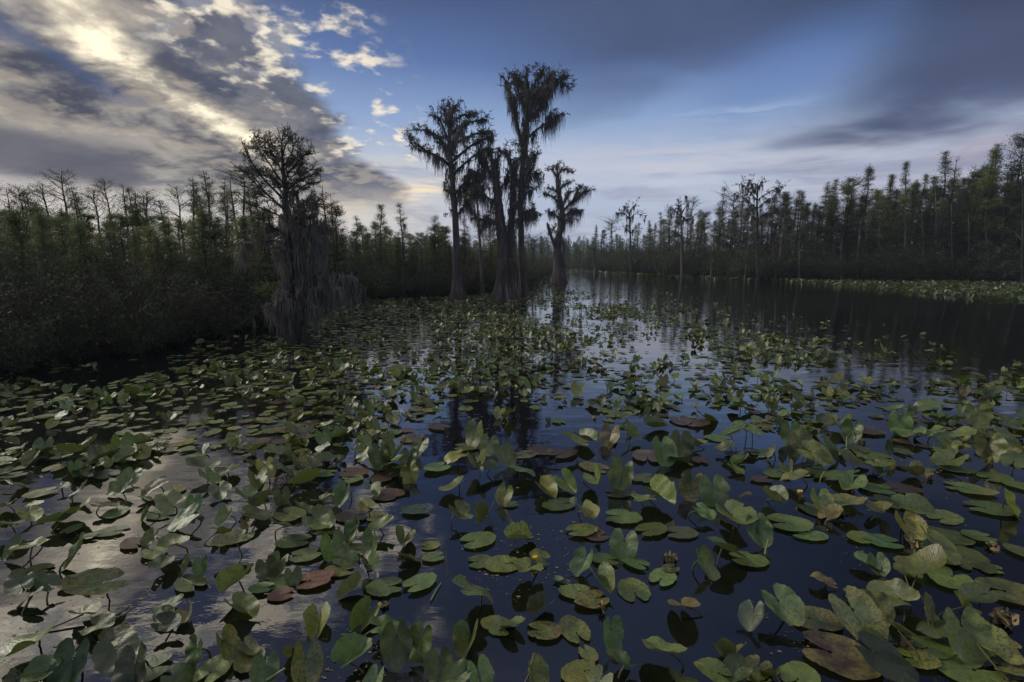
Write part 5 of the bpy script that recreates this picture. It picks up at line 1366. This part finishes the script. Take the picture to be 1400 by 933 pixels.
# ---------------------------------------------------------------- build the pads
MARKS += [(420, 470, 'the great draped cypress'), (624, 409, 'the left tall cypress foot'), (765, 389, 'the short fluted cypress foot'), (1140, 893, 'the big purple-brown leaf'), (645, 820, 'the big smooth blue-green pad'),
          (427, 795, 'the long reddish pad'), (45, 888, 'the long pale leaf lower left'), (1378, 810, 'the broad torn pad far right'), (1205, 700, 'the rolled pale leaf')]
SELF = {(1140, 895): 'very large purple-brown leaf lying half sunk at the bottom right', (645, 822): 'big smooth blue-green pad raised alone over open dark water', (427, 795): 'long reddish-brown serrated pad floating beside a smaller red one',
        (45, 890): 'long pale narrow leaf tilted over bright water, lower left corner', (1378, 810): 'broad torn green pad floating against the right frame edge', (1205, 700): 'rolled pale yellow-green leaf with its stalk curled up'}
CN = {'g': 'green', 'l': 'grey-green', 'd': 'dark green', 'o': 'olive', 'y': 'yellowing', 'p': 'purplish', 'b': 'browning', 'r': 'reddish', 's': 'dull grey'}
PN = {'F': 'flat floating', 'T': 'tilted', 'V': 'folded', 'U': 'upright'}
sect = {}
for p in IND:
    p.label = None
    for (sx, sy), lab in SELF.items():
        if p.hand and abs(p.px - sx) < 14 and abs(p.py - sy) < 10 and lab not in [q.label for q in IND if hasattr(q, 'label')]:
            p.label = lab; break
    if p.label: continue
    m = min(MARKS, key=lambda q: (q[0] - p.px) ** 2 + ((q[1] - p.py) * 1.4) ** 2)
    dx, dy = p.px - m[0], (p.py - m[1]) * 1.4
    di = ('right of' if dx > 0 else 'left of') if abs(dx) > abs(dy) else ('in front of' if dy > 0 else 'beyond')
    sect.setdefault((p.pose, p.tint, m[2], di), []).append((math.hypot(dx, dy), p))
for (pose, ti, ph, di), lst in sect.items():
    lst.sort(key=lambda q: q[0])
    for k, (_, p) in enumerate(lst):
        p.label = '%s %s pad, %s %s %s' % (PN[pose], CN[ti], ('nearest ' if len(lst) > 1 and k == 0 else ORD[k] + ' one ' if k else 'the one of its kind'), di, ph) if len(lst) > 1 else '%s %s lily pad just %s %s' % (PN[pose], CN[ti], di, ph)
        p.label = ' '.join(p.label.split())

for p in IND:
    g = Geo(); pad_geo(p, g, 52, 10, world=False)
    o = link('lily_pad', g.mesh('lily_pad', M_PAD), None, (p.x, p.y, 0))
    tag(o, p.label, 'lily pad', 'lily pads on the pond')
    if p.h > 0.035:
        r = np.random.default_rng(p.rs); k = r.normal(0, 0.05, 2)
        b = np.array([k[0] + r.normal(0, 0.03), k[1] + r.normal(0, 0.03), -0.06]); t = np.array([0, 0, p.h - 0.003]); mid = (b + t) / 2 + (k[0] * 0.8, k[1] * 0.8, 0.01)
        link('stem', stem_mesh([b, mid, t], 0.0065, 0.005, M_STEM), o)

g = Geo(); gs = Geo()
SP_, SR_ = [], []
for p in REST:
    n = (26, 5) if p.d < 9 else (18, 4) if p.d < 18 else (12, 3)
    pad_geo(p, g, *n)
    if p.h > 0.05 and p.d < 30:
        r = np.random.default_rng(p.rs); k = r.normal(0, 0.06, 2)
        b = np.array([p.x + k[0], p.y + k[1], -0.05]); t = np.array([p.x, p.y, p.h])
        SP_.append([b, (b + t) / 2 + (k[1] * 0.4, k[0] * 0.4, 0.01), t]); SR_.append([0.007, 0.006, 0.005])
bed = setting(link('lily_bed', g.mesh('lily_bed', M_PAD)), 'stuff')
tubes(gs, np.array(SP_), np.array(SR_), 4)
link('stems', gs.mesh('stems', M_STEM), bed)

# pollen, bubbles and scraps lying on the water
g = Geo(); n = 5200; r = np.random.default_rng(71)
d_ = 2.2 + 12 * r.random(n * 2) ** 1.5; a_ = r.uniform(-0.85, 0.85, n * 2); x = d_ * np.sin(a_); y = d_ * np.cos(a_)
k = (vnoise(x, y, 0.9, 12) + 0.4 * vnoise(x, y, 0.25, 13) > 0.86) & (chan_dist(x, y) < 0); x, y = x[k][:n], y[k][:n]; n = len(x)
s = 0.003 + 0.009 * r.random(n) ** 3; a = r.random(n) * 6.28
V = np.stack([np.stack([x + s * np.cos(a + q) * (1.8 if q in (0, np.pi) else 0.8), y + s * np.sin(a + q), np.full(n, 0.0035)], 1) for q in (0, np.pi / 2, np.pi, 1.5 * np.pi)], 1)
g.add(V, np.arange(n * 4).reshape(n, 4))
setting(link('floating_debris', g.mesh('floating_debris', M_DEAD, False)), 'stuff')

# ---------------------------------------------------------------- the damp evening air
m, t, o = mat('evening_haze')
pv = t.n.new('ShaderNodeVolumePrincipled'); pv.inputs['Color'].default_value = (0.80, 0.86, 1.0, 1)
pv.inputs['Density'].default_value = 0.0005; pv.inputs['Anisotropy'].default_value = 0.2
t.l.new(pv.outputs[0], o.inputs['Volume'])
g = Geo(); x0, x1, y0, y1, z0, z1 = -720, 720, -220, 1020, -1.5, 22
V = [(x, y, z) for z in (z0, z1) for y in (y0, y1) for x in (x0, x1)]
g.add(V, [(0, 2, 3, 1), (4, 5, 7, 6), (0, 1, 5, 4), (1, 3, 7, 5), (3, 2, 6, 7), (2, 0, 4, 6)])
setting(link('haze', g.mesh('haze', m, False)), 'stuff')
